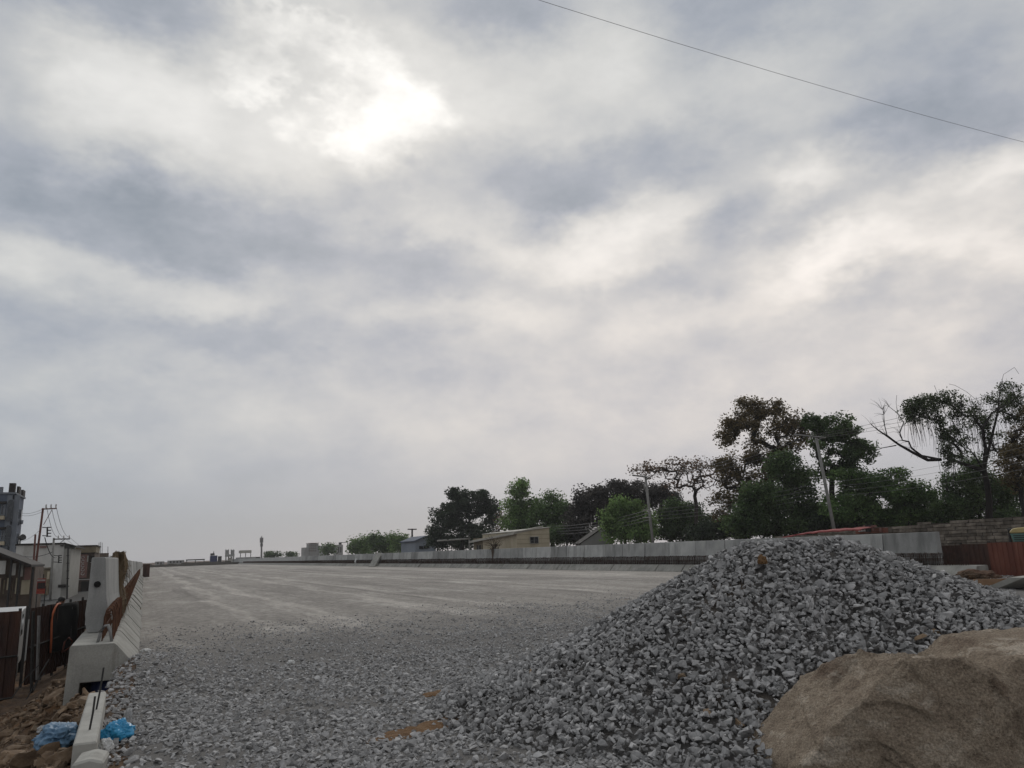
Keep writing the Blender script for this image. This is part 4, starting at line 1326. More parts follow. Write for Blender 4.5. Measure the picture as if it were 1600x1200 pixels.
def person(label, feet, H, rz=0.0):
    root = thing('person', label, 'person', feet)
    k = H / 1.75
    J = {'pel': (0, 0, .93), 'spi': (0, .01, 1.15), 'che': (0, .015, 1.34), 'nec': (0, .0, 1.48), 'hb': (0, -.01, 1.56), 'hm': (0, -.02, 1.64), 'ht': (0, -.01, 1.71)}
    E_ = [('pel', 'spi'), ('spi', 'che'), ('che', 'nec'), ('nec', 'hb'), ('hb', 'hm'), ('hm', 'ht')]
    Rr = {'pel': .145, 'spi': .135, 'che': .15, 'nec': .058, 'hb': .075, 'hm': .098, 'ht': .06}
    for s, n_ in ((-1, 'l'), (1, 'r')):
        J.update({'sh' + n_: (s * .17, .01, 1.41), 'el' + n_: (s * .24, .03, 1.13), 'wr' + n_: (s * .23, -.10, .90), 'ha' + n_: (s * .22, -.14, .82),
                  'hi' + n_: (s * .09, 0, .88), 'kn' + n_: (s * .10, -.02, .49), 'an' + n_: (s * .10, .02, .09), 'to' + n_: (s * .11, -.14, .04)})
        Rr.update({'sh' + n_: .065, 'el' + n_: .046, 'wr' + n_: .032, 'ha' + n_: .035, 'hi' + n_: .095, 'kn' + n_: .065, 'an' + n_: .045, 'to' + n_: .035})
        E_ += [('che', 'sh' + n_), ('sh' + n_, 'el' + n_), ('el' + n_, 'wr' + n_), ('wr' + n_, 'ha' + n_), ('pel', 'hi' + n_), ('hi' + n_, 'kn' + n_), ('kn' + n_, 'an' + n_), ('an' + n_, 'to' + n_)]
    names = list(J)
    me = bpy.data.meshes.new('body')
    me.from_pydata([tuple(k * c for c in J[n_]) for n_ in names], [(names.index(a), names.index(b_)) for a, b_ in E_], [])
    me.materials.append(M['skin'])
    me.materials.append(M['shirt'])
    me.materials.append(M['trouser'])
    o = mesh_obj('body', me, root)
    sk = o.modifiers.new('skin', 'SKIN')
    for i, n_ in enumerate(names):
        me.skin_vertices[0].data[i].radius = (Rr[n_] * k * (1.15 if n_ in ('pel', 'spi', 'che') else 1), Rr[n_] * k * (.8 if n_ in ('pel', 'spi', 'che') else 1))
    me.skin_vertices[0].data[names.index('pel')].use_root = True
    o.modifiers.new('sub', 'SUBSURF').render_levels = 2
    dg = bpy.context.evaluated_depsgraph_get()
    ev = o.evaluated_get(dg)
    m2 = bpy.data.meshes.new_from_object(ev)
    o.modifiers.clear()
    o.data = m2
    for p_ in m2.polygons:
        z = p_.center.z / k
        x = abs(p_.center.x) / k
        p_.material_index = 2 if (z < .95 and not (x > .19)) else (1 if z < 1.47 and z > 1.0 else 0)
        p_.use_smooth = True
    bm = bmesh.new()
    bmesh.ops.create_icosphere(bm, subdivisions=3, radius=1)
    m3 = bpy.data.meshes.new('hair')
    for v in bm.verts:
        v.co = Vector((v.co.x * .108 * k, v.co.y * .118 * k + .012, max(v.co.z, -.45) * .10 * k + 1.672 * k))
    bm.to_mesh(m3)
    bm.free()
    m3.materials.append(M['hair'])
    mesh_obj('hair', m3, root)
    mb = MB()                                  # brow, nose and ears
    fl = np.array(feet, float)
    mb.obox(fl + np.array((0, -.115, 1.625)) * k, (.026 * k, .03 * k, .045 * k))
    for s in (-1, 1):
        mb.obox(fl + np.array((s * .10, 0, 1.635)) * k, (.018 * k, .035 * k, .05 * k))
    mb.build('face', M['skin'], root)
    root.rotation_euler = (0, 0, rz)
    return root
p = at(97, 932, 30)
person('person in a pale shirt standing in the street behind the rusty fence', (p[0], 30, p[2] - 1.76), 1.74, 2.6)

# ------------------------------------------------------------------ street side: shed, sign, buildings
S0, S1 = at(0, 866, 52), at(51, 885.5, 52)
sh_ = thing('market_shed', 'low market shed with a dark slanting roof and hanging sheets', 'shed', (S0[0], 54, -1.36))
sl = (S0[2] - S1[2]) / (S1[0] - S0[0])
xl, xr = S0[0] - 3.5, S1[0]
zt = lambda x_: S1[2] + sl * (S1[0] - x_)
mb = MB()
mb.prism([(xl, zt(xl)), (xr, zt(xr)), (xr, zt(xr) + .12), (xl, zt(xl) + .12)], (0, 51.4, 0), (0, 58, 0), (1, 0, 0), (0, 0, 1))
mb.build('roof', M['darkroof'], sh_)
def px_box(root, nm, mat, x0_, x1_, y0_, y1_, Yv, dep=.08, **kw):
    a, b_ = at(x0_, y1_, Yv), at(x1_, y0_, Yv)
    mb = MB()
    mb.box(a[0], b_[0], Yv - dep / 2, Yv + dep / 2, a[2], b_[2])
    return mb.build(nm, mat, root, **kw)
px_box(sh_, 'hanging_sheet', M['white'], -20, 10, 876, 898, 52.0)
px_box(sh_, 'hanging_sheet', M['white'], 17, 25.5, 880, 899, 52.05)
px_box(sh_, 'hanging_sheet', M['palewall'], 28, 37, 882, 901, 52.1)
px_box(sh_, 'hanging_sheet', M['pink'], 37.5, 49, 886, 906, 52.15)
mb = MB()
mb.prism([(xl, -1.36), (xr, -1.36), (xr, zt(xr) - .01), (xl, zt(xl) - .01)], (0, 53.2, 0), (0, 57.5, 0), (1, 0, 0), (0, 0, 1))
mb.build('wall', M['brownwall'], sh_)
for k, (a_, b2) in enumerate(((-8, 2), (4, 8), (10, 15), (18, 21), (23, 27))):
    px_box(sh_, 'cloth_strip', M['tan'] if k % 2 else M['cream'], a_, b2, 903 + k % 2 * 3, 934 - k % 3 * 6, 52.6)
px_box(sh_, 'board', M['cream'], 32, 47, 906, 929, 52.3)
for x_ in (13, 27, 48):
    q = at(x_, 930, 51.8)
    MB().tube([(q[0], 51.8, -1.36), (q[0], 51.8, zt(q[0]))], .06, 6).build('post', M['darksteel'], sh_)

sg = thing('street_sign', 'red sign board on legs among the poles on the left', 'sign', (at(64, 915, 45)[0], 45, -1.36))
px_box(sg, 'board', M['red'], 56.5, 72, 903.5, 928, 45, .05)
px_box(sg, 'header', M['pink'], 57, 71.5, 904.5, 909, 44.96, .02)
px_box(sg, 'dark_field', M['darkroof'], 58, 71, 910, 920, 44.96, .02)
for k in range(7):                              # too small to read: rows of marks
    px_box(sg, 'lettering', M['printwhite'], 58.2 + k * 1.85, 59.3 + k * 1.85, 905.6, 907.8, 44.94, .01)
    px_box(sg, 'lettering', M['orange'], 58.4 + k * 1.8, 59.2 + k * 1.8, 921.5, 924, 44.96, .02)
for k in range(4):
    px_box(sg, 'dark_bar', M['red'], 59.5 + k * 3, 60.2 + k * 3, 911, 919.5, 44.94, .01)
for x_ in (58, 70.5):
    q = at(x_, 925, 45.06)
    MB().tube([(q[0], 45.06, -1.36), (q[0], 45.06, q[2] + .3)], .025, 5).build('leg', M['darksteel'], sg)

# white block with flat roof
W0, W1 = at(26, 850, 80), at(112, 850, 80)
wb = thing('white_building', 'plain white flat-roofed building behind the poles on the left', 'building', ((W0[0] + W1[0]) / 2, 84, -1.36))
mb = MB()
mb.box(W0[0], W1[0] - .55, 80, 92, -1.36, W0[2] - .12)
mb.build('wall', M['white'], wb)
mb = MB()
mb.box(W0[0] - .08, W1[0] - .60, 79.9, 92.1, W0[2] - .12, W0[2] + .02)
mb.build('parapet', M['darkroof'], wb)
mb = MB()
mb.box(W1[0] - .545, W1[0], 80.05, 92, -1.36, W0[2] - .5)
mb.build('side_wall', M['palewall'], wb)
mb = MB()
mb.prism([(W1[0] - .56, W0[2] + .02), (W1[0] + .35, W0[2] - .28), (W1[0] + .35, W0[2] - .4), (W1[0] - .56, W0[2] - .12)], (0, 79.7, 0), (0, 92, 0), (1, 0, 0), (0, 0, 1))
mb.build('eave', M['darkroof'], wb)
px_box(wb, 'window', M['darkroof'], 90.5, 103, 913, 918, 79.95, .12)
px_box(wb, 'vent', M['darksteel'], 94, 99.5, 851.5, 853.5, 79.93, .1)
px_box(wb, 'vent', M['pink'], 62, 73, 853, 856, 79.93, .1)
px_box(wb, 'ledge', M['tan'], 57, 81, 886.5, 889, 79.5, .9)
px_box(wb, 'annex_wall', M['tan'], 58, 79, 889.2, 930, 79.55, .7)
px_box(wb, 'annex_window', M['cream'], 73, 78, 893, 905, 79.15, .06)
px_box(wb, 'annex_door', M['darkroof'], 62, 69, 897, 905, 79.15, .06)
MB().tube([at(106.5, 852, 79.7), at(105.5, 905, 79.7), at(104.5, 945, 79.7)], .07, 6).build('downpipe', M['darksteel'], wb)
for k in range(5):
    q = at(106, 868 + k * 12, 79.65)
    mb = MB()
    mb.obox(q, (.22, .06, .06))
    mb.build('pipe_clamp', M['darksteel'], wb)
ds = thing('satellite_dish', 'dark satellite dish on the edge of the white roof', 'dish', at(31.5, 850, 80.5))
MB().tube([at(31, 851, 80.5), at(31.5, 843, 80.5)], .05, 5).build('mast', M['darksteel'], ds)
MB().tube([at(28.5, 839, 80.5), at(33, 841, 80.4), at(36.5, 839, 80.2)], [.1, .22, .28], 8).build('dish', M['darksteel'], ds)

# brown block with posters
B0, B1 = at(112, 858, 100), at(150, 858, 100)
bb = thing('brown_building', 'weathered brown building with a tall vertical poster sign', 'building', ((B0[0] + B1[0]) / 2, 104, -1.36))
mb = MB()
mb.box(B0[0] - 1, B1[0] - .1, 100, 112, -1.36, at(130, 863, 100)[2])
mb.build('wall', M['brownwall'], bb)
mb = MB()
a_, b2 = at(116, 864, 99.6), at(150.5, 853, 99.6)
mb.box(a_[0], b2[0], 99.2, 108, a_[2], b2[2])
mb.build('top_storey', M['tan'], bb)
mb = MB()
mb.box(a_[0] - .1, b2[0] + .1, 99.0, 108.2, b2[2], b2[2] + .1)
mb.build('roof_slab', M['darkroof'], bb)
px_box(bb, 'poster', M['pink'], 123, 138, 866, 903, 99.6, .12)
px_box(bb, 'poster_edge', M['palewall'], 135.5, 138.5, 868, 878, 99.5, .04)
for k in range(5):
    c_ = at(129.3, 871.5 + k * 6.2, 99.5)
    mb = MB()
    ring = [(c_[0] + .16 * math.cos(t), 99.5, c_[2] + .15 * math.sin(t)) for t in np.linspace(0.4 * k, 0.4 * k + 5.2, 12)]
    mb.tube(ring, .035, 4)
    mb.build('lettering', M['printwhite'], bb)
for (x0_, x1_, y0_, y1_) in ((113.5, 121, 868, 880), (114, 120, 886, 897), (141, 148, 868, 878), (141, 147, 884, 896), (115, 121, 904, 922), (126, 140, 908, 925)):
    px_box(bb, 'window', M['darkroof'], x0_, x1_, y0_, y1_, 99.9, .25)
    px_box(bb, 'window_sill', M['palewall'], x0_ - .5, x1_ + .5, y1_ + .3, y1_ + 1.2, 99.8, .35)
for (x0_, x1_, y0_, y1_, m_) in ((120, 140, 904.5, 906.5, 'printwhite'), (113.5, 119.5, 919, 926, 'yellow'), (141, 150, 898, 912, 'white')):
    px_box(bb, 'sign_board', M[m_], x0_, x1_, y0_, y1_, 99.3, .08)

# unfinished frame beyond
U0, U1 = at(150, 868, 130), at(176, 868, 130)
ub = thing('unfinished_building', 'unfinished grey building with bare steel rods above its roof', 'building', ((U0[0] + U1[0]) / 2, 133, -1.36))
mb = MB()
mb.box(U0[0] - .5, U1[0], 130, 140, -1.36, at(160, 871, 130)[2])
mb.build('wall', M['palewall'], ub)
px_box(ub, 'roof_mound', M['brownwall'], 152, 170, 864, 871, 129.6, 1.0)
px_box(ub, 'blue_sheet', M['bluewall'], 158, 176, 870, 876, 129.2, .4)
for (x_, yt) in ((154.5, 848), (157, 847), (159.5, 848), (168.5, 854)):
    MB().tube([at(x_, 868, 130.3), at(x_ + .2, yt, 130.3)], .035, 4).build('rod', M['darksteel'], ub)
MB().tube([at(165, 868.5, 129.6), at(184, 869.5, 129.6)], .03, 4).build('rod', M['darksteel'], ub)
mb = MB()

# tall slate-blue building with arched windows
bl = thing('blue_building', 'tall slate blue building with arched windows at the left edge', 'building', (-17, 99, -1.36))
XC = at(20, 800, 95)[0]
zr = at(16, 772, 95)[2]
mb = MB()
mb.box(-26, XC, 95, 102, -1.36, zr)
mb.build('wall', M['bluewall'], bl)
mb = MB()
mb.box(-26.15, XC + .15, 94.85, 102.15, zr, zr + .18)
mb.build('cornice', M['bluetrim'], bl)
for (a_, b2, Y0_, Y1_, h_) in ((-26, XC - 1.05, 94.9, 95.15, .55), (XC - .55, XC, 94.9, 95.6, .95), (XC - .12, XC + .1, 97.0, 98.4, .8), (XC - .12, XC + .1, 100.2, 101.9, .7), (-16.4, -15.4, 94.9, 95.6, .95)):
    mb = MB()
    mb.box(a_, b2, Y0_, Y1_, zr + .18, zr + .18 + h_)
    mb.build('parapet', M['darkroof'] if b2 - a_ < 1.5 else M['bluetrim'], bl)
def arch(root, xc, w, z0, z1, Yv, mat_f, mat_p, onX=None):
    pts = [(-w / 2, z0), (w / 2, z0)] + [(w / 2 * math.cos(t), z1 - w / 2 + w / 2 * math.sin(t)) for t in np.linspace(0, math.pi, 9)]
    for nm, sc_, d0, d1, m_ in (('window', 1.16, .03, .16, mat_f), ('pane', 1.0, .05, .24, mat_p)):
        pp = [(a * sc_, (z - (z0 + z1) / 2) * (1 + (sc_ - 1) * .5) + (z0 + z1) / 2) for a, z in pts]
        mb = MB()
        if onX is None:
            mb.prism(pp, (xc, Yv + d0, 0), (xc, Yv - d1, 0), (1, 0, 0), (0, 0, 1))
        else:
            mb.prism(pp, (onX - d0, xc, 0), (onX + d1, xc, 0), (0, 1, 0), (0, 0, 1))
        o = mb.build(nm, m_, root)
        root = o if nm == 'window' else root
for (yt, yb) in ((781, 814), (821, 853), (860, 888)):
    z1, z0 = at(16, yt, 95)[2], at(16, yb, 95)[2]
    arch(bl, at(16.3, 800, 95)[0], .52, z0, z1, 95, M['bluetrim'], M['glass'])
    arch(bl, at(-8, 800, 95)[0], .52, z0, z1, 95, M['bluetrim'], M['glass'])
    q0, q1 = at(1, yb, 95), at(9, yt + 7, 95)
    px_box(bl, 'window', M['bluetrim'], 0, 9.5, yt + 7, yt + 24, 94.92, .12)
    px_box(bl, 'pane', M['glass'], 2.2, 5, yt + 9, yt + 22, 94.84, .1)
    px_box(bl, 'lintel', M['darkroof'], -1, 10, yt + 2.5, yt + 6, 94.8, .5)
    px_box(bl, 'balcony', M['cream'], -3, 7, yt + 25, yt + 31, 94.6, .8)
    for (yc, w_) in ((96.4, .7), (99.6, .7)):
        arch(bl, yc, w_, z0 - .1, z1 - .7, 0, M['bluetrim'], M['glass'], onX=XC)
        mb = MB()
        mb.tube([(XC + .02, yc, z0 - .2), (XC + .12, yc, z0 - .05), (XC + .14, yc, z0 + .3)], [.10, .32, .34], 10)
        mb.build('balcony', M['bluetrim'], bl, smooth=True)
for (x0_, x1_) in ((10.5, 12), (19, 20.3)):
    px_box(bl, 'pilaster', M['bluetrim'], x0_, x1_, 774, 900, 94.95, .14)

# ------------------------------------------------------------------ right-hand edge: fence, masonry wall, rickshaw, shed roof
fence('dark rusty sheet fence beyond the right end of the concrete barrier', (28.2, 24.5), (28.0, 18.8), 5, (-.35, -.1), (1.02, 1.13), [M['sheet']], rails=(.12,))
fence('reddish rusty sheet fence at the right edge below the rickshaw', (27.9, 18.75), (27.6, 14.2), 3, (-.12, -.12), (1.14, 1.25), [M['redsheet']], rails=())
wall = thing('masonry_wall', 'rough stone block wall running below the trees at the right', 'wall', (36, 27, -.4))
mb = MB()
def wtop(y):
    return 2.04 + (29.6 - y) * .034 + .03 * math.sin(y * 2.1)
ys_ = np.linspace(19.5, 46, 40)
for a_, b2 in zip(ys_[:-1], ys_[1:]):
    mb.box(36.06, 36.4, a_, b2, -.5, min(wtop(a_), wtop(b2)) - .05)
mb.build('core', M['mortar'], wall)
BR = []
for k in range(6):
    r_ = random.Random(k)
    mb = MB()
    mb.box(-.09, .06, -.5, .5, -.5, .5)
    me = bpy.data.meshes.new('block')
    bm = bmesh.new()
    vs = [bm.verts.new(v) for v in mb.v]
    for f in mb.f:
        bm.faces.new([vs[i] for i in f])
    for v in bm.verts:
        v.co += Vector((r_.uniform(-.018, .018), r_.uniform(-.07, .07), r_.uniform(-.09, .09)))
    bmesh.ops.recalc_face_normals(bm, faces=bm.faces)
    bm.to_mesh(me)
    bm.free()
    me.materials.append(M['masonry'])
    BR.append(me)
cnt = 0
z = .78
row = 0
while z < 2.5:
    hgt = RNG.uniform(.135, .175)
    y = 20.6 + RNG.uniform(0, .3)
    while y < 32:
        Ln = RNG.uniform(.26, .50)
        if z + hgt * .8 < wtop(y + Ln / 2) and cnt < 298:
            o = bpy.data.objects.new('block', BR[RNG.randrange(6)])
            o.location = (RNG.uniform(-.02, .02), y + Ln / 2 - 27, z + hgt / 2 + .4)
            o.scale = (1, Ln - .03, hgt - .025)
            link(o, wall)
            cnt += 1
        y += Ln
    z += hgt
    row += 1
far = MB()
z = 1.3
while z < 2.1:
    y = 32
    while y < 46:
        Ln = RNG.uniform(.26, .5)
        if z + .14 < wtop(y):
            far.box(35.93, 36.1, y + .012, y + Ln - .012, z + .01, z + .14)
        y += Ln
    z += .155
far.build('blocks', M['masonry'], wall)['kind'] = 'stuff'

# ornamental red parapet beside the wall
A_, B_ = atX(1341, 831, 35.2), atX(1383, 829, 35.2)
orn = thing('ornamental_parapet', 'small red ornamental parapet between the red roof and the stone wall', 'parapet', ((A_[0] + B_[0]) / 2, (A_[1] + B_[1]) / 2, 0))
def ybox(root, nm, mat, x0_, x1_, y0_, y1_, X, dep=.1):
    a, b_ = atX(x0_, y1_, X), atX(x1_, y0_, X)
    mb = MB()
    mb.box(X - dep / 2, X + dep / 2, min(a[1], b_[1]), max(a[1], b_[1]), min(a[2], b_[2]), max(a[2], b_[2]))
    return mb.build(nm, mat, root)
ybox(orn, 'body', M['redsheet'], 1340, 1384, 824.5, 834, 35.2, .3)
ybox(orn, 'step', M['pink'], 1351, 1357, 820.5, 824.3, 35.2, .26)
ybox(orn, 'step', M['pink'], 1361, 1367, 820.5, 824.0, 35.2, .26)
ybox(orn, 'pillar', M['darkroof'], 1357, 1361, 819.5, 831, 35.1, .4)
for k in range(4):
    ybox(orn, 'baluster', M['printwhite'], 1342 + k * 4, 1343.2 + k * 4, 824.8 - k * .3, 831 - k * .3, 35.02, .06)
    ybox(orn, 'tracery', M['printwhite'], 1342.5 + k * 4, 1344.6 + k * 4, 829.6 - k * .3, 830.6 - k * .3, 34.98, .06)
for (x0_, x1_, y0_, y1_) in ((1364, 1376, 824, 824.8), (1364, 1376, 829, 829.8), (1364, 1365, 824.8, 829), (1375, 1376.5, 824, 831)):
    ybox(orn, 'frame', M['pink'], x0_, x1_, y0_, y1_, 35.0, .08)

# red roof showing over the barrier
rr = thing('red_roof_shed', 'low shed with a red sheet roof behind the barrier and heap', 'shed', (32.5, 29.5, -.35))
P0, P1, P2 = atX(1222, 839.5, 31), atX(1290, 830.5, 31), atX(1346, 826, 31)
mb = MB()
n_ = 24
top, bot = [], []
for i in range(n_ + 1):
    t = i / n_
    yy = P0[1] + (P2[1] - P0[1]) * t
    zz = P0[2] + (P2[2] - P0[2]) * min(1, t * 1.7) + .015 * math.sin(t * 40) + .03 * math.sin(t * 7) - (.05 if t > .93 else 0)
    top.append((yy, zz))
for i in range(n_):
    (ya, za), (yb, zb) = top[i], top[i + 1]
    mb.add([(31, ya, za - .06), (31, yb, zb - .06), (31.9, yb, zb + .06), (31.9, ya, za + .06), (31, ya, za), (31, yb, zb), (31.9, yb, zb + .10), (31.9, ya, za + .10)],
           [(0, 3, 2, 1), (4, 5, 6, 7), (0, 1, 5, 4), (2, 3, 7, 6)])
mb.build('roof', M['redroof'], rr)
mb = MB()
mb.box(31.2, 31.8, P2[1] + .2, P0[1] - .2, -.35, P0[2] - .1)
mb.build('wall', M['brownwall'], rr)

# rickshaw behind the red fence
c = atX(1600, 845, 31)
au = thing('auto_rickshaw', 'auto rickshaw with pale yellow canopy and teal body at the right edge', 'auto rickshaw', (31.4, 18.7, -.35))
mb = MB()
y0_, y1_ = atX(1578, 835, 30.9)[1], 17.6
zt_, zb_ = atX(1600, 824, 30.9)[2], atX(1590, 833, 30.9)[2]
prof = [(y0_, zb_), (y0_ - .03, zb_ + .08), (y0_ - .14, zt_ - .03), (y0_ - .35, zt_), (y1_, zt_ + .02), (y1_, zb_)]
mb.prism(prof, (30.85, 0, 0), (32.0, 0, 0), (0, 1, 0), (0, 0, 1))
mb.build('canopy', M['yellow'], au, bevel=.03)
mb = MB()
mb.prism([(y0_ + .0, zb_ - .01), (y1_, zb_ - .01), (y1_, .15), (y0_ - .35, .15), (y0_ - .12, zb_ - .45)], (30.9, 0, 0), (31.95, 0, 0), (0, 1, 0), (0, 0, 1))
mb.build('body', M['teal'], au, bevel=.02)
for k in range(4):
    mb = MB()
    mb.box(30.86, 30.9, y1_ + .3, y0_ - .15, zb_ - .10 - k * .08, zb_ - .075 - k * .08)
    mb.build('louvre', M['darksteel'], au)
for (xx, yy) in ((30.95, y0_ - .6), (31.9, y0_ - .6), (31.42, y1_ - .2)):
    mb = MB()
    mb.tube([(xx - .06, yy, -.13), (xx + .06, yy, -.13)], .22, 14)
    mb.build('wheel', M['rubber'], au)
mb = MB()
mb.tube([(31.42, y1_ - .2, -.1), (31.42, y1_ + .1, .4)], .04, 6)
mb.build('fork', M['darksteel'], au)
fp = thing('frame_post', 'dark post standing just left of the rickshaw', 'post', (31, atX(1576.5, 838, 31)[1], -.35))
MB().tube([(31, atX(1576.5, 838, 31)[1], -.35), atX(1576, 827, 31)], .05, 5).build('shaft', M['darksteel'], fp)
MB().tube([atX(1574, 827, 31), atX(1588, 826, 31)], .03, 4).build('bracket', M['darksteel'], fp)

# slab, timber and soil by the end of the right barrier
s0 = atz(1560, 919, 0.02)
mb = MB()
mb.add([s0, atz(1640, 919, .02), at(1640, 897, 13.6), atz(1600, 902.5, .33)] + [np.array(q) + np.array([.1, .45, -.01]) for q in (s0, atz(1640, 919, .02), at(1640, 897, 13.6), atz(1600, 902.5, .33))],
       [(0, 1, 2, 3), (7, 6, 5, 4), (0, 4, 5, 1), (1, 5, 6, 2), (2, 6, 7, 3), (3, 7, 4, 0)])
tag(mb.build('tilted_slab', M['lightconcrete']), 'pale slab tilted on the ground at the right edge', 'slab')
q0, q1 = atz(1522, 910, .12), atz(1575, 909, .12)
mb = MB()
dv = (q1 - q0)
mb.prism([(-.09, -.04), (.09, -.04), (.09, .04), (-.09, .04)], q0, q1, (0, 0, 1), _n(np.cross(dv, (0, 0, 1))))
tag(mb.build('timber_plank', M['wood']), 'raw timber plank lying before the reddish fence', 'plank')
mc = atz(1545, 905, .1) + np.array([1.2, 1.2, 0])
crumple('earth_heap', 'small heap of reddish earth below the reddish fence', 'earth heap', M['redearth'], (mc[0] + .6, mc[1] + .4, 0.05), (.8, .6, .26), 4.4, flat=.2)
mc = atz(1512, 905, .1)
crumple('earth_heap', 'grey brown heap of rubble against the right barrier end', 'earth heap', M['soil'], (mc[0] + 1.5, mc[1] + 1.0, 0.03), (.4, .55, .25), 7.7, flat=.2)

# ------------------------------------------------------------------ houses on the right
cr = thing('cream_building', 'cream sheet-clad building with one dark window behind the barrier', 'building', (40, 84, -.35))
C0, C1 = at(808, 845, 80), at(858, 824.5, 80)
zl = at(808, 831, 80)[2]
mb = MB()
mb.prism([(C0[0], -.35), (C1[0], -.35), (C1[0], C1[2]), (C0[0], zl)], (0, 80, 0), (0, 90, 0), (1, 0, 0), (0, 0, 1))
mb.build('wall', M['cream'], cr)
mb = MB()
mb.prism([(C0[0] - .1, zl), (C1[0] + .12, C1[2] + .01), (C1[0] + .12, C1[2] + .10), (C0[0] - .1, zl + .09)], (0, 79.85, 0), (0, 90, 0), (1, 0, 0), (0, 0, 1))
mb.build('roof', M['tinroof'], cr)
px_box(cr, 'window', M['palewall'], 828, 841.5, 838, 849.5, 79.97, .1)
px_box(cr, 'pane', M['glass'], 829, 834, 839, 848.5, 79.9, .08)
px_box(cr, 'pane', M['glass'], 835.3, 840.5, 839, 848.5, 79.9, .08)
for k in range(6):
    zz = .6 + k * .5
    mb = MB()
    mb.box(C0[0] + .02, C1[0] - .02, 79.975, 79.99, zz, zz + .03)
    mb.build('cladding_joint', M['tan'], cr)
ls = thing('long_shed', 'long low shed with a pale tin roof edge left of the cream building', 'shed', (38.5, 92, -.35))
L0, L1 = atX(735, 846, 37.6), atX(804, 831.5, 37.6)
mb = MB()
mb.box(38.0, 41, L1[1] + .8, L0[1], -.35, L1[2] - .35)
mb.build('wall', M['tan'], ls)
mb = MB()
mb.add([(37.5, L1[1], L1[2] - .25), (37.5, L0[1] + .3, L0[2] - .20), (41.2, L0[1] + .3, L0[2] + .5), (41.2, L1[1], L1[2] + .45), (37.5, L1[1], L1[2]), (37.5, L0[1] + .3, L0[2] + .02), (41.2, L0[1] + .3, L0[2] + .7), (41.2, L1[1], L1[2] + .65)],
       [(0, 3, 2, 1), (4, 5, 6, 7), (0, 1, 5, 4), (1, 2, 6, 5), (2, 3, 7, 6), (3, 0, 4, 7)])
mb.build('roof', M['tinroof'], ls)
for k in range(6):
    yy = L1[1] + 1.8 + k * (L0[1] - L1[1] - 2.5) / 6
    mb = MB()
    mb.box(37.93, 38.02, yy, yy + 1.3, .9, 2.2)
    w_ = mb.build('window', M['darkroof'], ls)
    mb = MB()
    mb.box(37.90, 37.925, yy + .6, yy + .68, .9, 2.2)
    mb.build('mullion', M['palewall'], w_)
bh = thing('blue_house', 'small pale blue gabled house beside the dark tree', 'house', (42, 128, -.35))
H0, H1 = at(649, 850, 125), at(681, 850, 125)
ze, zp = at(650, 845, 125)[2], at(664, 838, 125)[2]
xm = (H0[0] + H1[0]) / 2
mb = MB()
mb.prism([(H0[0], -.35), (H1[0], -.35), (H1[0], ze), (xm, zp - .1), (H0[0], ze)], (0, 125, 0), (0, 133, 0), (1, 0, 0), (0, 0, 1))
mb.build('wall', M['bluehouse'], bh)
mb = MB()
mb.prism([(H0[0] - .3, ze - .15), (xm, zp - .05), (H1[0] + .3, ze - .15), (H1[0] + .3, ze + .02), (xm, zp + .12), (H0[0] - .3, ze + .02)], (0, 124.6, 0), (0, 133, 0), (1, 0, 0), (0, 0, 1))
mb.build('roof', M['bluewall'], bh)
for (x0_, x1_, y0_, y1_) in ((655, 661, 853, 858), (662, 670, 852, 857)):
    px_box(bh, 'window', M['glass'], x0_, x1_, y0_, y1_, 124.95, .12)
pb = thing('pipe_gantry', 'pale horizontal pipe on a post between the blue house and long shed', 'pipe', at(733, 850, 110))
MB().tube([at(683, 845, 110), at(735, 841.5, 110)], .14, 6).build('pipe', M['palewall'], pb)
q = at(733, 834, 110)
MB().tube([(q[0], 110, -.35), q], .14, 6).build('post', M['polegrey'], pb)
gs = thing('gabled_shed', 'grey white gabled shed half hidden by the bright green bush', 'shed', (44, 75, -.35))
G0, G1 = at(908, 850, 72), at(958, 850, 72)
ze, zp = at(908, 849, 72)[2], at(944, 824, 72)[2]
mb = MB()
xm = at(944, 830, 72)[0]
mb.prism([(G0[0], -.35), (G1[0], -.35), (G1[0], ze), (xm, zp - .08), (G0[0], ze)], (0, 72, 0), (0, 73.2, 0), (1, 0, 0), (0, 0, 1))
mb.build('wall', M['hazeblue'], gs)
mb = MB()
mb.prism([(G0[0] - .2, ze - .12), (xm, zp), (G1[0] + .2, ze - .12), (G1[0] + .2, ze), (xm, zp + .12), (G0[0] - .2, ze)], (0, 71.95, 0), (0, 73.2, 0), (1, 0, 0), (0, 0, 1))
mb.build('roof', M['darkroof'], gs)

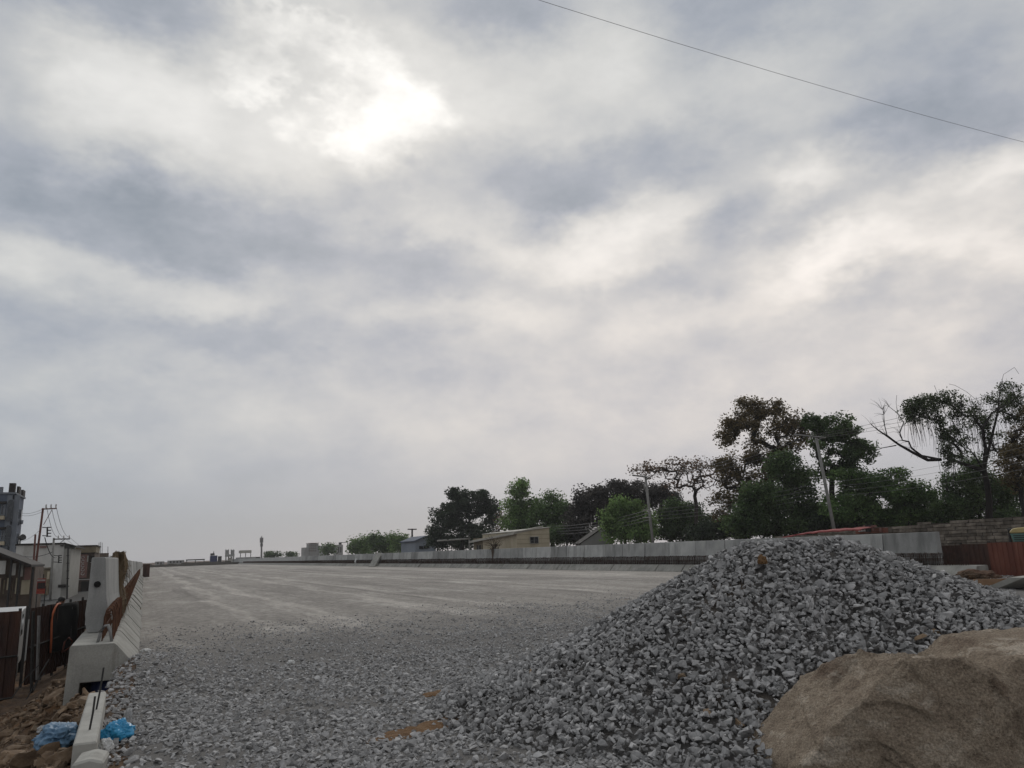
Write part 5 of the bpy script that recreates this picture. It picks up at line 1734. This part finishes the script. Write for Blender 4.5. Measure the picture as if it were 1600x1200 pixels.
# ------------------------------------------------------------------ poles and wires
def sag(p0, p1, s, n=14):
    p0, p1 = np.array(p0, float), np.array(p1, float)
    return [p0 + (p1 - p0) * t - np.array([0, 0, 4 * s * t * (1 - t)]) for t in np.linspace(0, 1, n)]
def wire(label, p0, p1, s, r, mat='wire', group=None, name='wire'):
    mb = MB()
    mb.tube(sag(p0, p1, s), r, 4)
    return tag(mb.build(name, M[mat]), label, 'wire', group)
def line_pole(name, label, base_px, top_px, Y, r0, r1, mat, arm=None, brace=None, racks=(), foot=-1.36, arm_mat=None, pins=True):
    """pole through two photo points at distance Y, with a cross-arm given by its ends"""
    a, b_ = at(*base_px, Y), at(*top_px, Y)
    d = (a - b_) / (b_[2] - a[2])
    g_ = b_ + d * (b_[2] - foot)
    root = thing(name, label, 'pole', g_)
    MB().tube([g_, (g_ + b_) / 2, b_], [r0, (r0 + r1) / 2, r1], 8).build('shaft', M[mat], root, smooth=True)
    am = M[arm_mat or mat]
    if arm:
        p0, p1 = at(*arm[0], Y - .15), at(*arm[1], Y - .15)
        mb = MB()
        mb.tube([p0, p1], r1 * .62, 4)
        ar = mb.build('cross_arm', am, root)
        for k in range(3):
            q = p0 + (p1 - p0) * (.28 + .33 * k) if pins else None
            if q is not None:
                MB().tube([q, q + np.array([0, 0, .22]), q + np.array([0, 0, .3])], [.03, .05, .03], 6).build('insulator', M['printwhite'], root)
    if brace:
        MB().tube([at(*brace[0], Y - .1), at(*brace[1], Y - .1)], r1 * .3, 4).build('brace', am, root)
    for (x0_, x1_, y0_, y1_) in racks:
        mb = MB()
        mb.tube([at(x0_, y0_, Y), at(x1_, y0_ + .4, Y)], .03, 4)
        mb.tube([at(x0_, y1_, Y), at(x1_, y1_ + .4, Y)], .03, 4)
        mb.tube([at(x1_, y0_ - .5, Y), at(x1_ - .3, y1_ + 2, Y)], .05, 4)
        mb.build('rack', M['darksteel'], root)
        for k in range(4):
            q = at(x1_, y0_ + (y1_ - y0_ + 1) * k / 3, Y)
            MB().tube([q, q + np.array([.22, 0, 0])], .035, 5).build('insulator', M['darksteel'], root)
    return root
line_pole('utility_pole', 'tall red brown steel pole with a cross-arm on the left street', (51.5, 917), (67.3, 794), 60, .075, .065, 'polered', arm=((65, 795.5), (88.5, 794.5)), brace=((81, 797), (68, 820)), racks=((66, 74, 824, 837),))
line_pole('short_pole', 'short dark red pole just left of the tall red pole', (50.3, 917), (55.3, 835), 61, .065, .06, 'polered', arm=None)
line_pole('utility_pole', 'grey pole with a lower cross-arm before the white building', (79, 925), (84.2, 840.5), 76, .095, .08, 'polegrey', arm=((83.5, 842.5), (109.5, 842)), brace=((101, 843), (93, 849)), racks=((83, 92, 868, 878),), arm_mat='darksteel')
for k, (xa, xb) in enumerate(((73, 91), (80.5, 100), (88, 109))):
    wire(('left', 'middle', 'right')[k] + ' hand wire between the two cross-arm poles on the left', at(xa, 792.5, 60), at(xb, 839.5, 76), .5, .014, group='wires between the left poles')
    wire(('left', 'middle', 'right')[k] + ' hand wire running on beyond the grey pole down the street', at(xb, 839.5, 76), at(150 + k * 5, 872, 170), .4, .014, group='wires beyond the grey pole')
    wire(('top', 'middle', 'lowest')[k] + ' wire from the blue building to the tall red pole', at(20 + k, 796 + k * 3, 95) if k < 2 else at(24, 845, 95), at(66 - k * .6, 796 + k * 4 if k < 2 else 826, 60), .35, .012, group='wires from the blue building')
wire('black service cable from the red pole down to the grey pole rack', at(70, 840, 60), at(90, 870, 76), .5, .03)
wire('black service cable sagging along the white wall', at(30, 868, 79.4), at(83, 862, 75.5), .25, .022)
# right-hand poles
line_pole('utility_pole', 'leaning grey pole among the trees above the red roof', (1303, 826), (1275, 682), 42, .135, .10, 'polegrey', arm=((1241, 679), (1290, 684)), racks=(), foot=-.35, pins=False)
line_pole('utility_pole', 'grey pole with a cross-arm before the bright green bush', (1019.5, 842), (1008.3, 743), 60, .14, .11, 'polegrey', arm=((988, 742.5), (1011, 745.5)), brace=((1004, 754), (1009, 768)), foot=-.35, pins=False)
line_pole('utility_pole', 'far pole with a T cross-arm beside the blue house', (644, 856), (644, 826), 150, .20, .18, 'darksteel', arm=((637, 827), (651, 827)), foot=-.35, pins=False)
for k, (xa, ya, xb, yb) in enumerate(((1245, 680, 990, 743), (1262, 681, 1000, 744), (1287, 684, 1010, 746))):
    wire(('left', 'middle', 'right')[k] + ' cross-arm wire high between the two grey right poles', at(xa, ya, 42), at(xb, yb, 60), .7, .009, 'wiregrey', 'high wires between the right poles')
for k in range(4):
    wire(('highest', 'second highest', 'second lowest', 'lowest')[k] + ' of the low wires strung between the two grey right poles', at(1287 + k, 754 + k * 7, 42), at(1012 + k, 797 + k * 5, 60),   .25, .009, 'wiregrey', 'low wires between the right poles')
    wire(('highest', 'second highest', 'second lowest', 'lowest')[k] + ' of the low wires running right from the leaning pole', at(1287 + k, 754 + k * 7, 42), at(1640, 688 + k * 12, 24),   .3, .007, 'wiregrey', 'low wires right of the leaning pole')
    wire(('highest', 'second highest', 'second lowest', 'lowest')[k] + ' of the low wires running left from the cross-arm pole', at(1012 + k, 797 + k * 5, 60), at(860, 822 + k * 4, 88), .4, .016, 'wiregrey', 'low wires left of the cross-arm pole')
for k in range(3):
    wire(('top', 'middle', 'lowest')[k] + ' of the high wires running right past the bare limb', at(1262 + k * 12, 681 + k, 42), at(1660, 585 + k * 14, 22), .25, .010, 'wire', 'high wires past the bare tree')
for k in range(2):
    q = at(1282.5, 757 + k * 10, 42)
    mb = MB()
    mb.tube([q, at(1293, 757 + k * 10, 42)], .035, 4)
    tag(mb.build('pole_bracket', M['palewall']), ('upper', 'lower')[k] + ' pale bracket on the leaning grey pole', 'bracket')
    mb = MB()
    mb.tube([at(1004, 797 + k * 12, 59.7), at(1016, 797 + k * 12, 59.7)], .04, 4)
    tag(mb.build('pole_bracket', M['palewall']), ('upper', 'lower')[k] + ' pale bracket on the cross-arm pole', 'bracket')
# cable overhead
c0, c1 = at(845, 0, 12), at(1600, 222, 12)
c0[2] += .50
c1[2] += .36
dv = c1 - c0
wire('single dark cable crossing the sky at the upper right', c0 - dv * .9, c1 + dv * .5, .55, .0062, 'wiregrey', name='overhead_cable')

# ------------------------------------------------------------------ the far end
mb = MB()
prev = None
for k in range(46):
    x_ = -1 + k * .75
    zt_ = .75 + .35 * mnoise.noise(Vector((x_ * .5, 0, 0))) + (0.25 if 10 < x_ < 24 else 0)
    mb.box(x_, x_ + .8, 261.5 + .2 * (k % 2), 263.5, -.3, zt_)
tag(mb.build('earth_bund', M['farsoil']), 'low dark bund closing the far end of the road', kind='structure')
def far_box(name, label, cat, mat, x0_, x1_, y0_, y1_, Y, dep=3.0, legs=False, roof=None, win=0, group=None):
    a, b_ = at(x0_, y1_, Y), at(x1_, y0_, Y)
    root = thing(name, label, cat, ((a[0] + b_[0]) / 2, Y + dep / 2, -1.4), group)
    mb = MB()
    mb.box(a[0], b_[0], Y, Y + dep, a[2] if legs else -1.4, b_[2])
    mb.build('body' if not legs else 'roof', mat, root)
    if legs:
        for x_ in (a[0] + .2, (a[0] + b_[0]) / 2, b_[0] - .2):
            MB().tube([(x_, Y + .2, -1.4), (x_, Y + .2, a[2])], .12, 5).build('post', M['darksteel'], root)
    if roof:
        mb = MB()
        mb.prism([(a[0] - .4, b_[2]), (b_[0] + .4, b_[2]), (b_[0] - .5, b_[2] + roof), (a[0] + .9, b_[2] + roof)], (0, Y - .3, 0), (0, Y + dep, 0), (1, 0, 0), (0, 0, 1))
        mb.build('roof', M['tinroof'], root)
    for k in range(win):
        w_ = (b_[0] - a[0]) / (win + 1)
        mb = MB()
        mb.box(a[0] + w_ * (k + .7), a[0] + w_ * (k + 1.15), Y - .06, Y + .05, max(a[2], -1) + (b_[2] - max(a[2], -1)) * .35, max(a[2], -1) + (b_[2] - max(a[2], -1)) * .8)
        mb.build('window', M['darkroof'], root)
    return root
far_box('site_cabin', 'short pale cabin at the far left end of the road', 'cabin', M['hazeblue'], 242, 257, 877, 884, 285, win=2)
far_box('container', 'long pale container at the far end of the road', 'container', M['hazeblue'], 261.5, 288, 875, 882, 290, win=4)
far_box('open_shed', 'flat dark open shed on posts at the far road end', 'shed', M['darkroof'], 291, 320, 873.2, 876, 285, legs=True)
mc = thing('road_machine', 'dark blue road machine with an exhaust pipe at the far end', 'machine', (at(336, 878, 275)[0], 277, -1.4))
px_box(mc, 'body', M['bluedrum'], 328, 339, 868, 880, 275, 3.0)
px_box(mc, 'cab', M['darksteel'], 329, 335, 864.5, 868, 275, 2.4)
px_box(mc, 'engine', M['darksteel'], 340.5, 346, 869, 880, 275, 2.6)
MB().tube([at(333.8, 866, 275), at(334, 861.5, 275)], .12, 5).build('exhaust', M['darksteel'], mc)
MB().tube([at(338, 869.5, 274), at(339.5, 869.5, 274)], .35, 8).build('roller', M['darksteel'], mc)
hf = thing('hopper_frame', 'pale batching hopper raised on a frame at the far end', 'hopper', (at(359, 870, 280)[0], 281, -1.4))
for x_ in (353, 357, 361.5, 365):
    MB().tube([at(x_, 880, 280), at(x_, 858.5, 280)], .2, 5).build('column', M['hazeblue'], hf)
px_box(hf, 'bin', M['hazeblue'], 352, 366, 866, 870, 280, 2.6)
px_box(hf, 'chute', M['tinroof'], 356, 363, 871, 880, 280, 1.6)
px_box(hf, 'side', M['hazeblue'], 352, 357, 859.5, 866, 280, 2.0)
px_box(hf, 'side', M['hazeblue'], 361.5, 366, 859.5, 866, 280, 2.0)
far_box('tin_shed', 'pale tin shed with a raised roof left of the mast', 'shed', M['hazeblue'], 371, 402, 870, 874, 290, dep=6, legs=True)
far_box('roof_monitor', 'upper pale roof of the tin shed by the mast', 'roof', M['tinroof'], 375, 393, 859.5, 864.5, 292, dep=4, legs=True)
tw_ = thing('mast', 'slim grey telecom mast with panel antennas on the horizon', 'mast', (at(408.7, 880, 300)[0], 300, -1.4))
MB().tube([(at(408.7, 880, 300)[0], 300, -1.4), at(408.7, 842, 300)], [.42, .24], 8).build('shaft', M['steel'], tw_)
for (dx_, yt, yb) in ((-1.9, 840, 848), (0, 838, 846), (1.9, 840, 848), (-1.3, 849, 854), (1.3, 849, 854)):
    px_box(tw_, 'antenna', M['steel'], 408.7 + dx_ - .9, 408.7 + dx_ + .9, yt, yb, 299.6, .4)
far_box('gate_block', 'dark block where the right barrier ends far away', 'post', M['darkroof'], 400, 406.5, 870, 880.5, 240, dep=1.0)
ap = thing('apartment_block', 'pale pink apartment block far beyond the right barrier', 'building', (at(490, 860, 420)[0], 425, -1.4))
for (x0_, x1_, yt) in ((473, 482, 855.5), (481, 495, 849.5), (495, 503, 853)):
    px_box(ap, 'wall', M['hazeblue'], x0_, x1_, yt, 880, 420 + x0_ % 3, 10)
px_box(ap, 'roof_slab', M['pink'], 481, 495, 848.3, 849.5, 420, 10.5)
for i in range(3):
    for j in range(4):
        px_box(ap, 'window', M['brownwall'], 482.5 + j * 3.2, 484.2 + j * 3.2, 851.5 + i * 4, 853.7 + i * 4, 414.6, .3)
far_box('white_house', 'small white house left of the far green trees', 'house', M['hazeblue'], 526, 536, 851, 870, 260, dep=5, win=2)
far_box('white_block', 'far white block just right of the apartment block', 'building', M['hazeblue'], 504, 515, 854, 875, 400, dep=8, win=3)
tk = thing('roof_frame', 'dark water tank frame on the small far white house', 'tank', at(534, 851, 261))
MB().tube([at(531.5, 851, 261), at(531.5, 847.5, 261)], .5, 8).build('tank', M['darksteel'], tk)
MB().tube([at(532, 847.8, 261), at(543, 847.5, 261), at(542.6, 860, 261)], .12, 5).build('frame', M['darksteel'], tk)

# ------------------------------------------------------------------ trees
def tree(label, Y, base_px, fork_px, lumps, leaf, nleaf, lsize, bark='bark', trunk=.25, seed=1, clr=.55, cat='tree', name='tree', group='trees beyond the right barrier',
         droop=0.0, tip=.02, limbs=(), foot=-.6, depth=.8, arch=.12, gain=.46, lean=0.0, hollow=.45, vines=0):
    """trunk and limbs grown to clusters spread through the crown lumps (photo x, y, half-width, half-height, clusters); leaves around each cluster"""
    nleaf, lsize = int(round(nleaf * 1.35)), lsize * .82
    r = np.random.default_rng(seed)
    f0 = at(*fork_px, Y)
    b0 = at(*base_px, Y)
    b0 = np.array([b0[0], b0[1], foot])
    nodes, par = [b0], [-1]
    nt = 6
    for i in range(1, nt + 1):
        t = i / nt
        nodes.append(b0 + (f0 - b0) * t + np.array([r.normal(0, .08), r.normal(0, .08), 0]) * (t < 1))
        par.append(len(nodes) - 2)
    fork = len(nodes) - 1
    for L_ in limbs:                       # drawn limbs: photo points with a depth offset
        prev = fork
        for (x_, y_, dy_) in L_:
            nodes.append(at(x_, y_, Y + dy_))
            par.append(prev)
            prev = len(nodes) - 1
    cl = []
    for (cx_, cy_, rx_, ry_, n_) in lumps:
        c = at(cx_, cy_, Y)
        k = 1 / ppm(c)
        for _ in range(n_):
            v = r.normal(size=3)
            v = v / np.linalg.norm(v) * (hollow + (1 - hollow) * r.random() ** .7)
            cl.append(c + rt * v[0] * rx_ * k + np.array([fw[0], fw[1], 0]) * v[1] * rx_ * k * depth + np.array([0, 0, 1]) * v[2] * ry_ * k)
    cl = np.array(cl)
    cl = cl[np.argsort(np.linalg.norm(cl - f0, axis=1))]
    tips = []
    for c in cl:
        N_ = np.array(nodes[2:])
        dd = np.linalg.norm(N_ - c, axis=1) + .9 * np.maximum(N_[:, 2] - c[2], 0) * .4
        j = int(np.argmin(dd)) + 2
        a = nodes[j]
        L_ = np.linalg.norm(c - a)
        prev = j
        ns = 2 if L_ < 1.2 else 4
        for i in range(1, ns + 1):
            t = i / ns
            q = a + (c - a) * t + r.normal(0, .06 * L_, 3) * (t < 1) + np.array([0, 0, arch * L_ * math.sin(math.pi * t)])
            nodes.append(q)
            par.append(prev)
            prev = len(nodes) - 1
        tips.append(prev)
    nodes = np.array(nodes)
    w = np.zeros(len(nodes))
    w[tips] = 1
    if limbs:
        kids = set(par)
        for i in range(len(nodes)):
            if i not in kids:
                w[i] = max(w[i], 1)
    for i in range(len(nodes) - 1, 0, -1):
        w[par[i]] += w[i]
    rad = np.minimum(tip * np.maximum(w, 1) ** gain, trunk)
    rad[:fork + 1] = np.linspace(trunk * 1.25, max(trunk * .8, rad[fork]), fork + 1)
    # branches as tapered four-sided bars
    i1 = np.arange(1, len(nodes))
    p0, p1 = nodes[np.array(par)[1:]], nodes[1:]
    r0 = np.minimum(rad[np.array(par)[1:]], rad[1:] * 1.6)
    r1 = rad[1:]
    d = p1 - p0
    ln = np.linalg.norm(d, axis=1)
    d = d / np.maximum(ln, 1e-6)[:, None]
    up_ = np.where(np.abs(d[:, 2:3]) < .9, np.array([[0, 0, 1.0]]), np.array([[1.0, 0, 0]]))
    a_ = np.cross(d, up_)
    a_ /= np.linalg.norm(a_, axis=1)[:, None]
    c_ = np.cross(d, a_)
    V = []
    for pp, rr_ in ((p0, r0), (p1 + d * (r1 * .3)[:, None], r1)):
        for k in range(5):
            t = 2 * math.pi * k / 5
            V.append(pp + (a_ * math.cos(t) + c_ * math.sin(t)) * rr_[:, None])
    V = np.stack(V, 1)
    m = len(p0)
    f = np.array([[k, (k + 1) % 5, 5 + (k + 1) % 5, 5 + k] for k in range(5)])
    Fq = (f[None] + (np.arange(m) * 10)[:, None, None]).reshape(-1, 4)
    root = thing(name, label, cat, b0, group)
    nb = (fork) * 10
    mesh_obj('trunk', array_mesh('trunk', V[:fork].reshape(-1, 3) - b0, Fq[:fork * 5], M[bark], smooth=True), root)
    mesh_obj('branches', array_mesh('branches', V[fork:].reshape(-1, 3) - b0, Fq[fork * 5:] - nb, M[bark], smooth=True), root)
    if leaf and nleaf:
        n_ = len(cl) * nleaf
        cc = np.repeat(nodes[tips], nleaf, 0)
        off = np.clip(r.normal(0, 1, (n_, 3)), -1.7, 1.7) * clr * .55 * np.repeat(r.uniform(.6, 1.3, len(cl)), nleaf)[:, None]
        off[:, 2] *= .75
        off[:, 2] -= droop * np.abs(r.normal(0, 1, n_)) * clr
        c = cc + off
        A = r.normal(size=(n_, 3))
        A[:, 2] *= .6
        A[:, 2] -= droop * 2.2
        A /= np.linalg.norm(A, axis=1)[:, None]
        B = np.cross(A, r.normal(size=(n_, 3)))
        B /= np.linalg.norm(B, axis=1)[:, None]
        s = lsize * r.uniform(.6, 1.4, n_)[:, None]
        v = np.stack([c - A * s * .5, c + B * s * .30, c + A * s * .5, c - B * s * .30], 1)
        t = np.repeat(np.clip(np.repeat(r.normal(.5, .24, len(cl)), nleaf) + r.normal(0, .16, n_), 0, 1), 4)
        fq = np.arange(n_ * 4).reshape(-1, 4)
        mesh_obj('crown', array_mesh('crown', v.reshape(-1, 3) - b0, fq, M[leaf], t), root)
    if vines:
        mb = MB()
        for k in range(vines):
            c = nodes[tips[r.integers(len(tips))]] + r.normal(0, .3, 3)
            L_ = r.uniform(.6, 2.6)
            q = [c + np.array([.12 * math.sin(i * 1.3 + k), .1 * math.cos(i + k), -L_ * i / 4]) for i in range(5)]
            mb.tube(q, [.014, .013, .012, .010, .007], 3, cap=False)
        mb.build('vines', M[bark], root)
    return root

tree('dense dark tree left of the long shed, tallest of the far trees', 112, (722, 860), (722, 836), [(700, 810, 24, 26, 44), (722, 795, 22, 26, 44), (756, 800, 18, 26, 34), (688, 836, 18, 16, 26), (735, 835, 40, 18, 44), (711, 773, 9, 9, 12), (750, 775, 11, 8, 12), (770, 800, 9, 22, 14), (725, 775, 6, 6, 6)],
     'leaf_dark', 78, .40, 'barkdark', .4, 11, clr=.92, hollow=.3)
tree('light green tree with a pointed top right of the dark tree', 98, (812, 860), (812, 815), [(812, 765, 13, 13, 20), (808, 790, 22, 16, 24), (830, 800, 20, 22, 26), (800, 815, 20, 20, 22), (825, 830, 30, 16, 26)],
     'leaf_light', 80, .36, 'bark', .3, 12, clr=1.0)
tree('mid green tree between the pointed light tree and dark spreading tree', 94, (862, 860), (862, 825), [(862, 790, 24, 18, 30), (848, 812, 24, 22, 30), (878, 810, 20, 26, 30), (862, 832, 32, 14, 26)],
     'leaf_green', 85, .34, 'bark', .3, 13, clr=1.0)
tree('dark purple spreading tree behind the bright green bush', 84, (945, 850), (945, 812), [(920, 785, 32, 22, 48), (960, 772, 40, 22, 56), (1010, 775, 42, 22, 56), (905, 812, 20, 26, 32), (1050, 795, 24, 24, 34), (955, 810, 36, 20, 34)],
     'leaf_purple', 95, .34, 'barkdark', .35, 14, clr=.95)
tree('bright green feathery bush below the cross-arm pole', 68, (978, 850), (978, 828), [(956, 815, 12, 24, 20), (972, 800, 13, 22, 20), (992, 806, 15, 24, 24), (1010, 815, 11, 26, 18), (982, 832, 36, 12, 26)],
     'leaf_light', 110, .30, 'bark', .15, 15, clr=.85, droop=.35, cat='bush', name='bush')
tree('broad dark green bush right of the cross-arm pole', 70, (1065, 850), (1065, 825), [(1050, 805, 26, 26, 34), (1085, 812, 28, 24, 34), (1065, 830, 42, 14, 34), (1100, 832, 18, 12, 14)],
     'leaf_mid', 110, .30, 'barkdark', .15, 16, clr=.9, cat='bush', name='bush')
tree('half bare brown tree with dry pods and an umbrella crown', 66, (1085, 850), (1088, 790), [(1050, 728, 60, 14, 60), (1010, 735, 28, 14, 26), (1098, 735, 44, 18, 50), (1135, 735, 20, 28, 30), (1075, 755, 50, 16, 34)],
     'leaf_dry', 9, .30, 'bark', .22, 17, clr=.75, arch=.06, hollow=.3, tip=.017)
tree('tall brown green umbrella tree left of the leaning pole', 52, (1208, 840), (1204, 722), [(1155, 662, 30, 18, 40), (1190, 640, 40, 18, 50), (1236, 660, 30, 18, 40), (1136, 682, 16, 16, 20), (1170, 628, 16, 10, 12), (1200, 665, 50, 14, 24), (1222, 695, 30, 22, 22), (1180, 690, 30, 14, 10), (1252, 685, 16, 16, 14)],
     'leaf_brown', 40, .25, 'barkdark', .26, 18, clr=.60, droop=.15, arch=.05, hollow=.25, tip=.022)
tree('brown leafed tree filling in below the umbrella tree', 54, (1160, 840), (1160, 790), [(1140, 740, 24, 36, 40), (1165, 760, 28, 32, 44), (1200, 730, 26, 34, 40), (1130, 790, 20, 28, 26), (1182, 715, 24, 18, 20)],
     'leaf_brown', 40, .26, 'barkdark', .2, 19, clr=.6, hollow=.3)
tree('dense dark green bush behind the heap and red roof', 48, (1210, 850), (1215, 800), [(1190, 785, 40, 34, 60), (1240, 770, 34, 44, 60), (1225, 730, 24, 28, 34), (1165, 815, 30, 22, 40), (1265, 810, 30, 26, 44), (1215, 822, 60, 14, 50)],
     'leaf_mid', 95, .25, 'barkdark', .2, 20, clr=.75, cat='bush', name='bush')
tree('open green tree just right of the leaning pole', 47, (1298, 840), (1300, 745), [(1305, 668, 36, 20, 46), (1330, 690, 24, 22, 30), (1285, 690, 24, 22, 26), (1315, 712, 34, 20, 34), (1345, 705, 24, 20, 24), (1272, 662, 16, 14, 16), (1290, 735, 26, 16, 20), (1330, 740, 26, 14, 18)],
     'leaf_mid', 44, .27, 'barkdark', .22, 21, clr=.5, hollow=.45)
tree('green bush with upright shoots right of the leaning pole', 44, (1335, 840), (1335, 800), [(1340, 770, 34, 26, 46), (1370, 755, 26, 22, 34), (1310, 795, 26, 26, 34), (1355, 805, 44, 22, 50), (1325, 745, 18, 16, 14)],
     'leaf_green', 80, .24, 'barkdark', .15, 22, clr=.65, cat='bush', name='bush')
tree('green bush before the bare limb of the vine tree', 42, (1420, 835), (1420, 800), [(1410, 775, 30, 30, 50), (1440, 785, 26, 28, 40), (1425, 808, 44, 18, 44), (1400, 745, 12, 12, 8)],
     'leaf_green', 80, .23, 'barkdark', .15, 23, clr=.62, cat='bush', name='bush')
tree('large half bare tree draped with vines at the right edge', 36, (1545, 830), (1537, 735), [(1440, 628, 22, 10, 18), (1475, 622, 34, 10, 28), (1505, 640, 30, 14, 24), (1420, 645, 10, 12, 10), (1560, 625, 26, 18, 22), (1590, 640, 26, 30, 40), (1500, 690, 26, 30, 26), (1478, 690, 10, 50, 30), (1560, 690, 30, 30, 22), (1425, 640, 12, 18, 18), (1460, 645, 22, 14, 16), (1530, 655, 26, 18, 22), (1575, 610, 18, 14, 14)],
     'leaf_vine', 34, .18, 'barkdark', .24, 24, clr=.42, tip=.013, droop=.3, hollow=.3, vines=330,
     limbs=[[(1525, 715, 0), (1505, 690, .5), (1490, 660, .8), (1470, 640, 1.0), (1445, 630, 1.0)], [(1540, 700, 0), (1535, 670, -.5), (1550, 645, -.6), (1575, 630, -.6), (1600, 615, -.6)],
            [(1480, 716, .4), (1455, 720, .8), (1430, 708, 1), (1405, 694, 1.2), (1385, 680, 1.3), (1370, 676, 1.4)], [(1560, 640, -.4), (1562, 610, -.5), (1568, 585, -.6), (1585, 574, -.7), (1592, 584, -.7)],
            [(1532, 630, .2), (1510, 612, .3), (1492, 602, .3), (1483, 600, .3)]])
bare = [[(1470, 718, .5), (1450, 719, .8), (1428, 708, 1.0), (1405, 695, 1.2), (1384, 680, 1.3), (1372, 672, 1.3), (1362, 664, 1.3)],
        [(1470, 718, .5), (1440, 712, 1.0), (1424, 700, 1.0), (1420, 690, 1.0), (1410, 688, 1.0), (1406, 676, 1.0), (1412, 660, 1.0), (1403, 646, 1.0), (1390, 636, 1.0)],
        [(1405, 695, 1.2), (1386, 680, 1.3), (1382, 664, 1.3), (1381, 648, 1.3), (1379, 640, 1.3)], [(1400, 696, 1.2), (1378, 700, 1.2), (1365, 706, 1.2)]]
root = thing('bare_limb', 'thick bare limb reaching left from the vine draped tree', 'branch', at(1480, 720, 36.4))
for i, L_ in enumerate(bare):
    n_ = len(L_)
    r0 = (.13, .08, .05, .045)[i]
    MB().tube([at(x_, y_, 36 + d_) for x_, y_, d_ in L_], [r0 * (1 - .8 * k / (n_ - 1)) for k in range(n_)], 6).build('branch', M['barkdark'], root, smooth=True)
tw = MB()
for k in range(60):
    L_ = bare[RNG.randrange(3)]
    j = RNG.randrange(2, len(L_))
    x_, y_, d_ = L_[j]
    a = at(x_, y_, 36 + d_)
    dd = np.array([RNG.uniform(-.9, .5), RNG.uniform(-.4, .4), RNG.uniform(-.5, .9)])
    tw.tube([a, a + dd * .5 + np.array([0, 0, .08]), a + dd], [.014, .010, .004], 3)
tw.build('twigs', M['barkdark'], root)
tree('brown leafed tree crowding the right edge beside the vine tree', 33, (1595, 830), (1595, 760), [(1590, 690, 24, 30, 40), (1600, 740, 34, 30, 44), (1580, 720, 24, 30, 26), (1610, 650, 20, 24, 20)],
     'leaf_brown', 52, .18, 'barkdark', .15, 25, clr=.45, hollow=.3)
tree('dark thicket below the vine draped tree along the stone wall', 38, (1530, 835), (1530, 800), [(1500, 770, 30, 34, 50), (1545, 770, 34, 34, 56), (1590, 775, 30, 34, 50), (1480, 800, 24, 22, 34), (1540, 805, 60, 18, 56), (1515, 735, 22, 24, 24)],
     'leaf_mid', 95, .2, 'barkdark', .15, 26, clr=.6, cat='thicket', name='thicket')
tree('dark undergrowth behind the red roof and barrier', 46, (1310, 845), (1310, 828), [(1280, 822, 40, 14, 44), (1340, 820, 40, 14, 44), (1390, 818, 34, 14, 36), (1440, 815, 30, 14, 30)],
     'leaf_dark', 95, .23, 'barkdark', .08, 27, clr=.65, cat='thicket', name='thicket')
tree('dark undergrowth left of the heap below the brown tree', 60, (1130, 848), (1130, 832), [(1105, 830, 26, 14, 30), (1140, 828, 30, 14, 34), (1165, 822, 24, 16, 26)],
     'leaf_dark', 90, .27, 'barkdark', .08, 28, clr=.75, cat='thicket', name='thicket')
tree('mid green undergrowth right of the cream building', 86, (885, 850), (885, 838), [(875, 838, 22, 12, 22), (905, 838, 24, 12, 22)],
     'leaf_mid', 90, .34, 'barkdark', .1, 29, clr=.9, cat='thicket', name='thicket')
tree('low green tree at the left end of the far green row', 175, (570, 868), (570, 855), [(560, 850, 12, 8, 14), (577, 848, 12, 10, 16), (565, 860, 18, 6, 16)], 'leaf_light', 60, .55, 'bark', .2, 31, clr=1.5)
tree('middle tree of the far green row left of the far pole', 168, (598, 868), (598, 853), [(588, 846, 12, 10, 16), (606, 848, 14, 9, 16), (598, 859, 18, 7, 18)], 'leaf_green', 60, .55, 'bark', .2, 32, clr=1.5)
tree('right hand tree of the far green row beside the far pole', 160, (628, 868), (626, 853), [(620, 844, 11, 9, 14), (634, 849, 11, 8, 14), (628, 858, 16, 7, 16)], 'leaf_light', 60, .52, 'bark', .2, 33, clr=1.4)
tree('dark far bush beside the small white house', 230, (512, 870), (512, 864), [(513, 857, 8, 6, 14)], 'leaf_mid', 50, .7, 'bark', .2, 34, clr=1.6)
tree('low grey green shrub row near the telecom mast', 280, (435, 876), (435, 869), [(420, 867, 7, 3, 8), (432, 867, 8, 3, 8), (455, 867, 12, 2.5, 10)], 'leaf_mid', 40, .8, 'bark', .15, 35, clr=1.4, cat='bush', name='bush')
tree('bushy fringe filling the gap below the dark far tree', 118, (700, 862), (700, 850), [(685, 848, 14, 8, 14), (720, 850, 24, 6, 18)], 'leaf_dark', 70, .42, 'barkdark', .1, 36, clr=1.1, cat='bush', name='bush')
tree('sparse dry twiggy bush behind the long shed', 106, (790, 850), (790, 830), [(785, 815, 14, 18, 24), (775, 835, 10, 8, 8)], 'leaf_dry', 12, .3, 'bark', .12, 37, clr=.8, cat='bush', name='bush')

# ------------------------------------------------------------------ dusty air
def haze_box(dens):
    mb = MB()
    mb.box(-60, 420, -40, 520, -2.6, 26)
    o = mb.build('haze', M['white'])
    o.data.materials.clear()
    m = bpy.data.materials.new('haze_air')
    m.use_nodes = True
    N, L = m.node_tree.nodes, m.node_tree.links
    N.clear()
    out = N.new('ShaderNodeOutputMaterial')
    v = N.new('ShaderNodeVolumePrincipled')
    v.inputs['Color'].default_value = (.93, .93, .94, 1)
    v.inputs['Density'].default_value = dens
    L.new(v.outputs[0], out.inputs['Volume'])
    o.data.materials.append(m)
    tag(o, 'thin dusty haze over the road', kind='stuff')
haze_box(.0004)
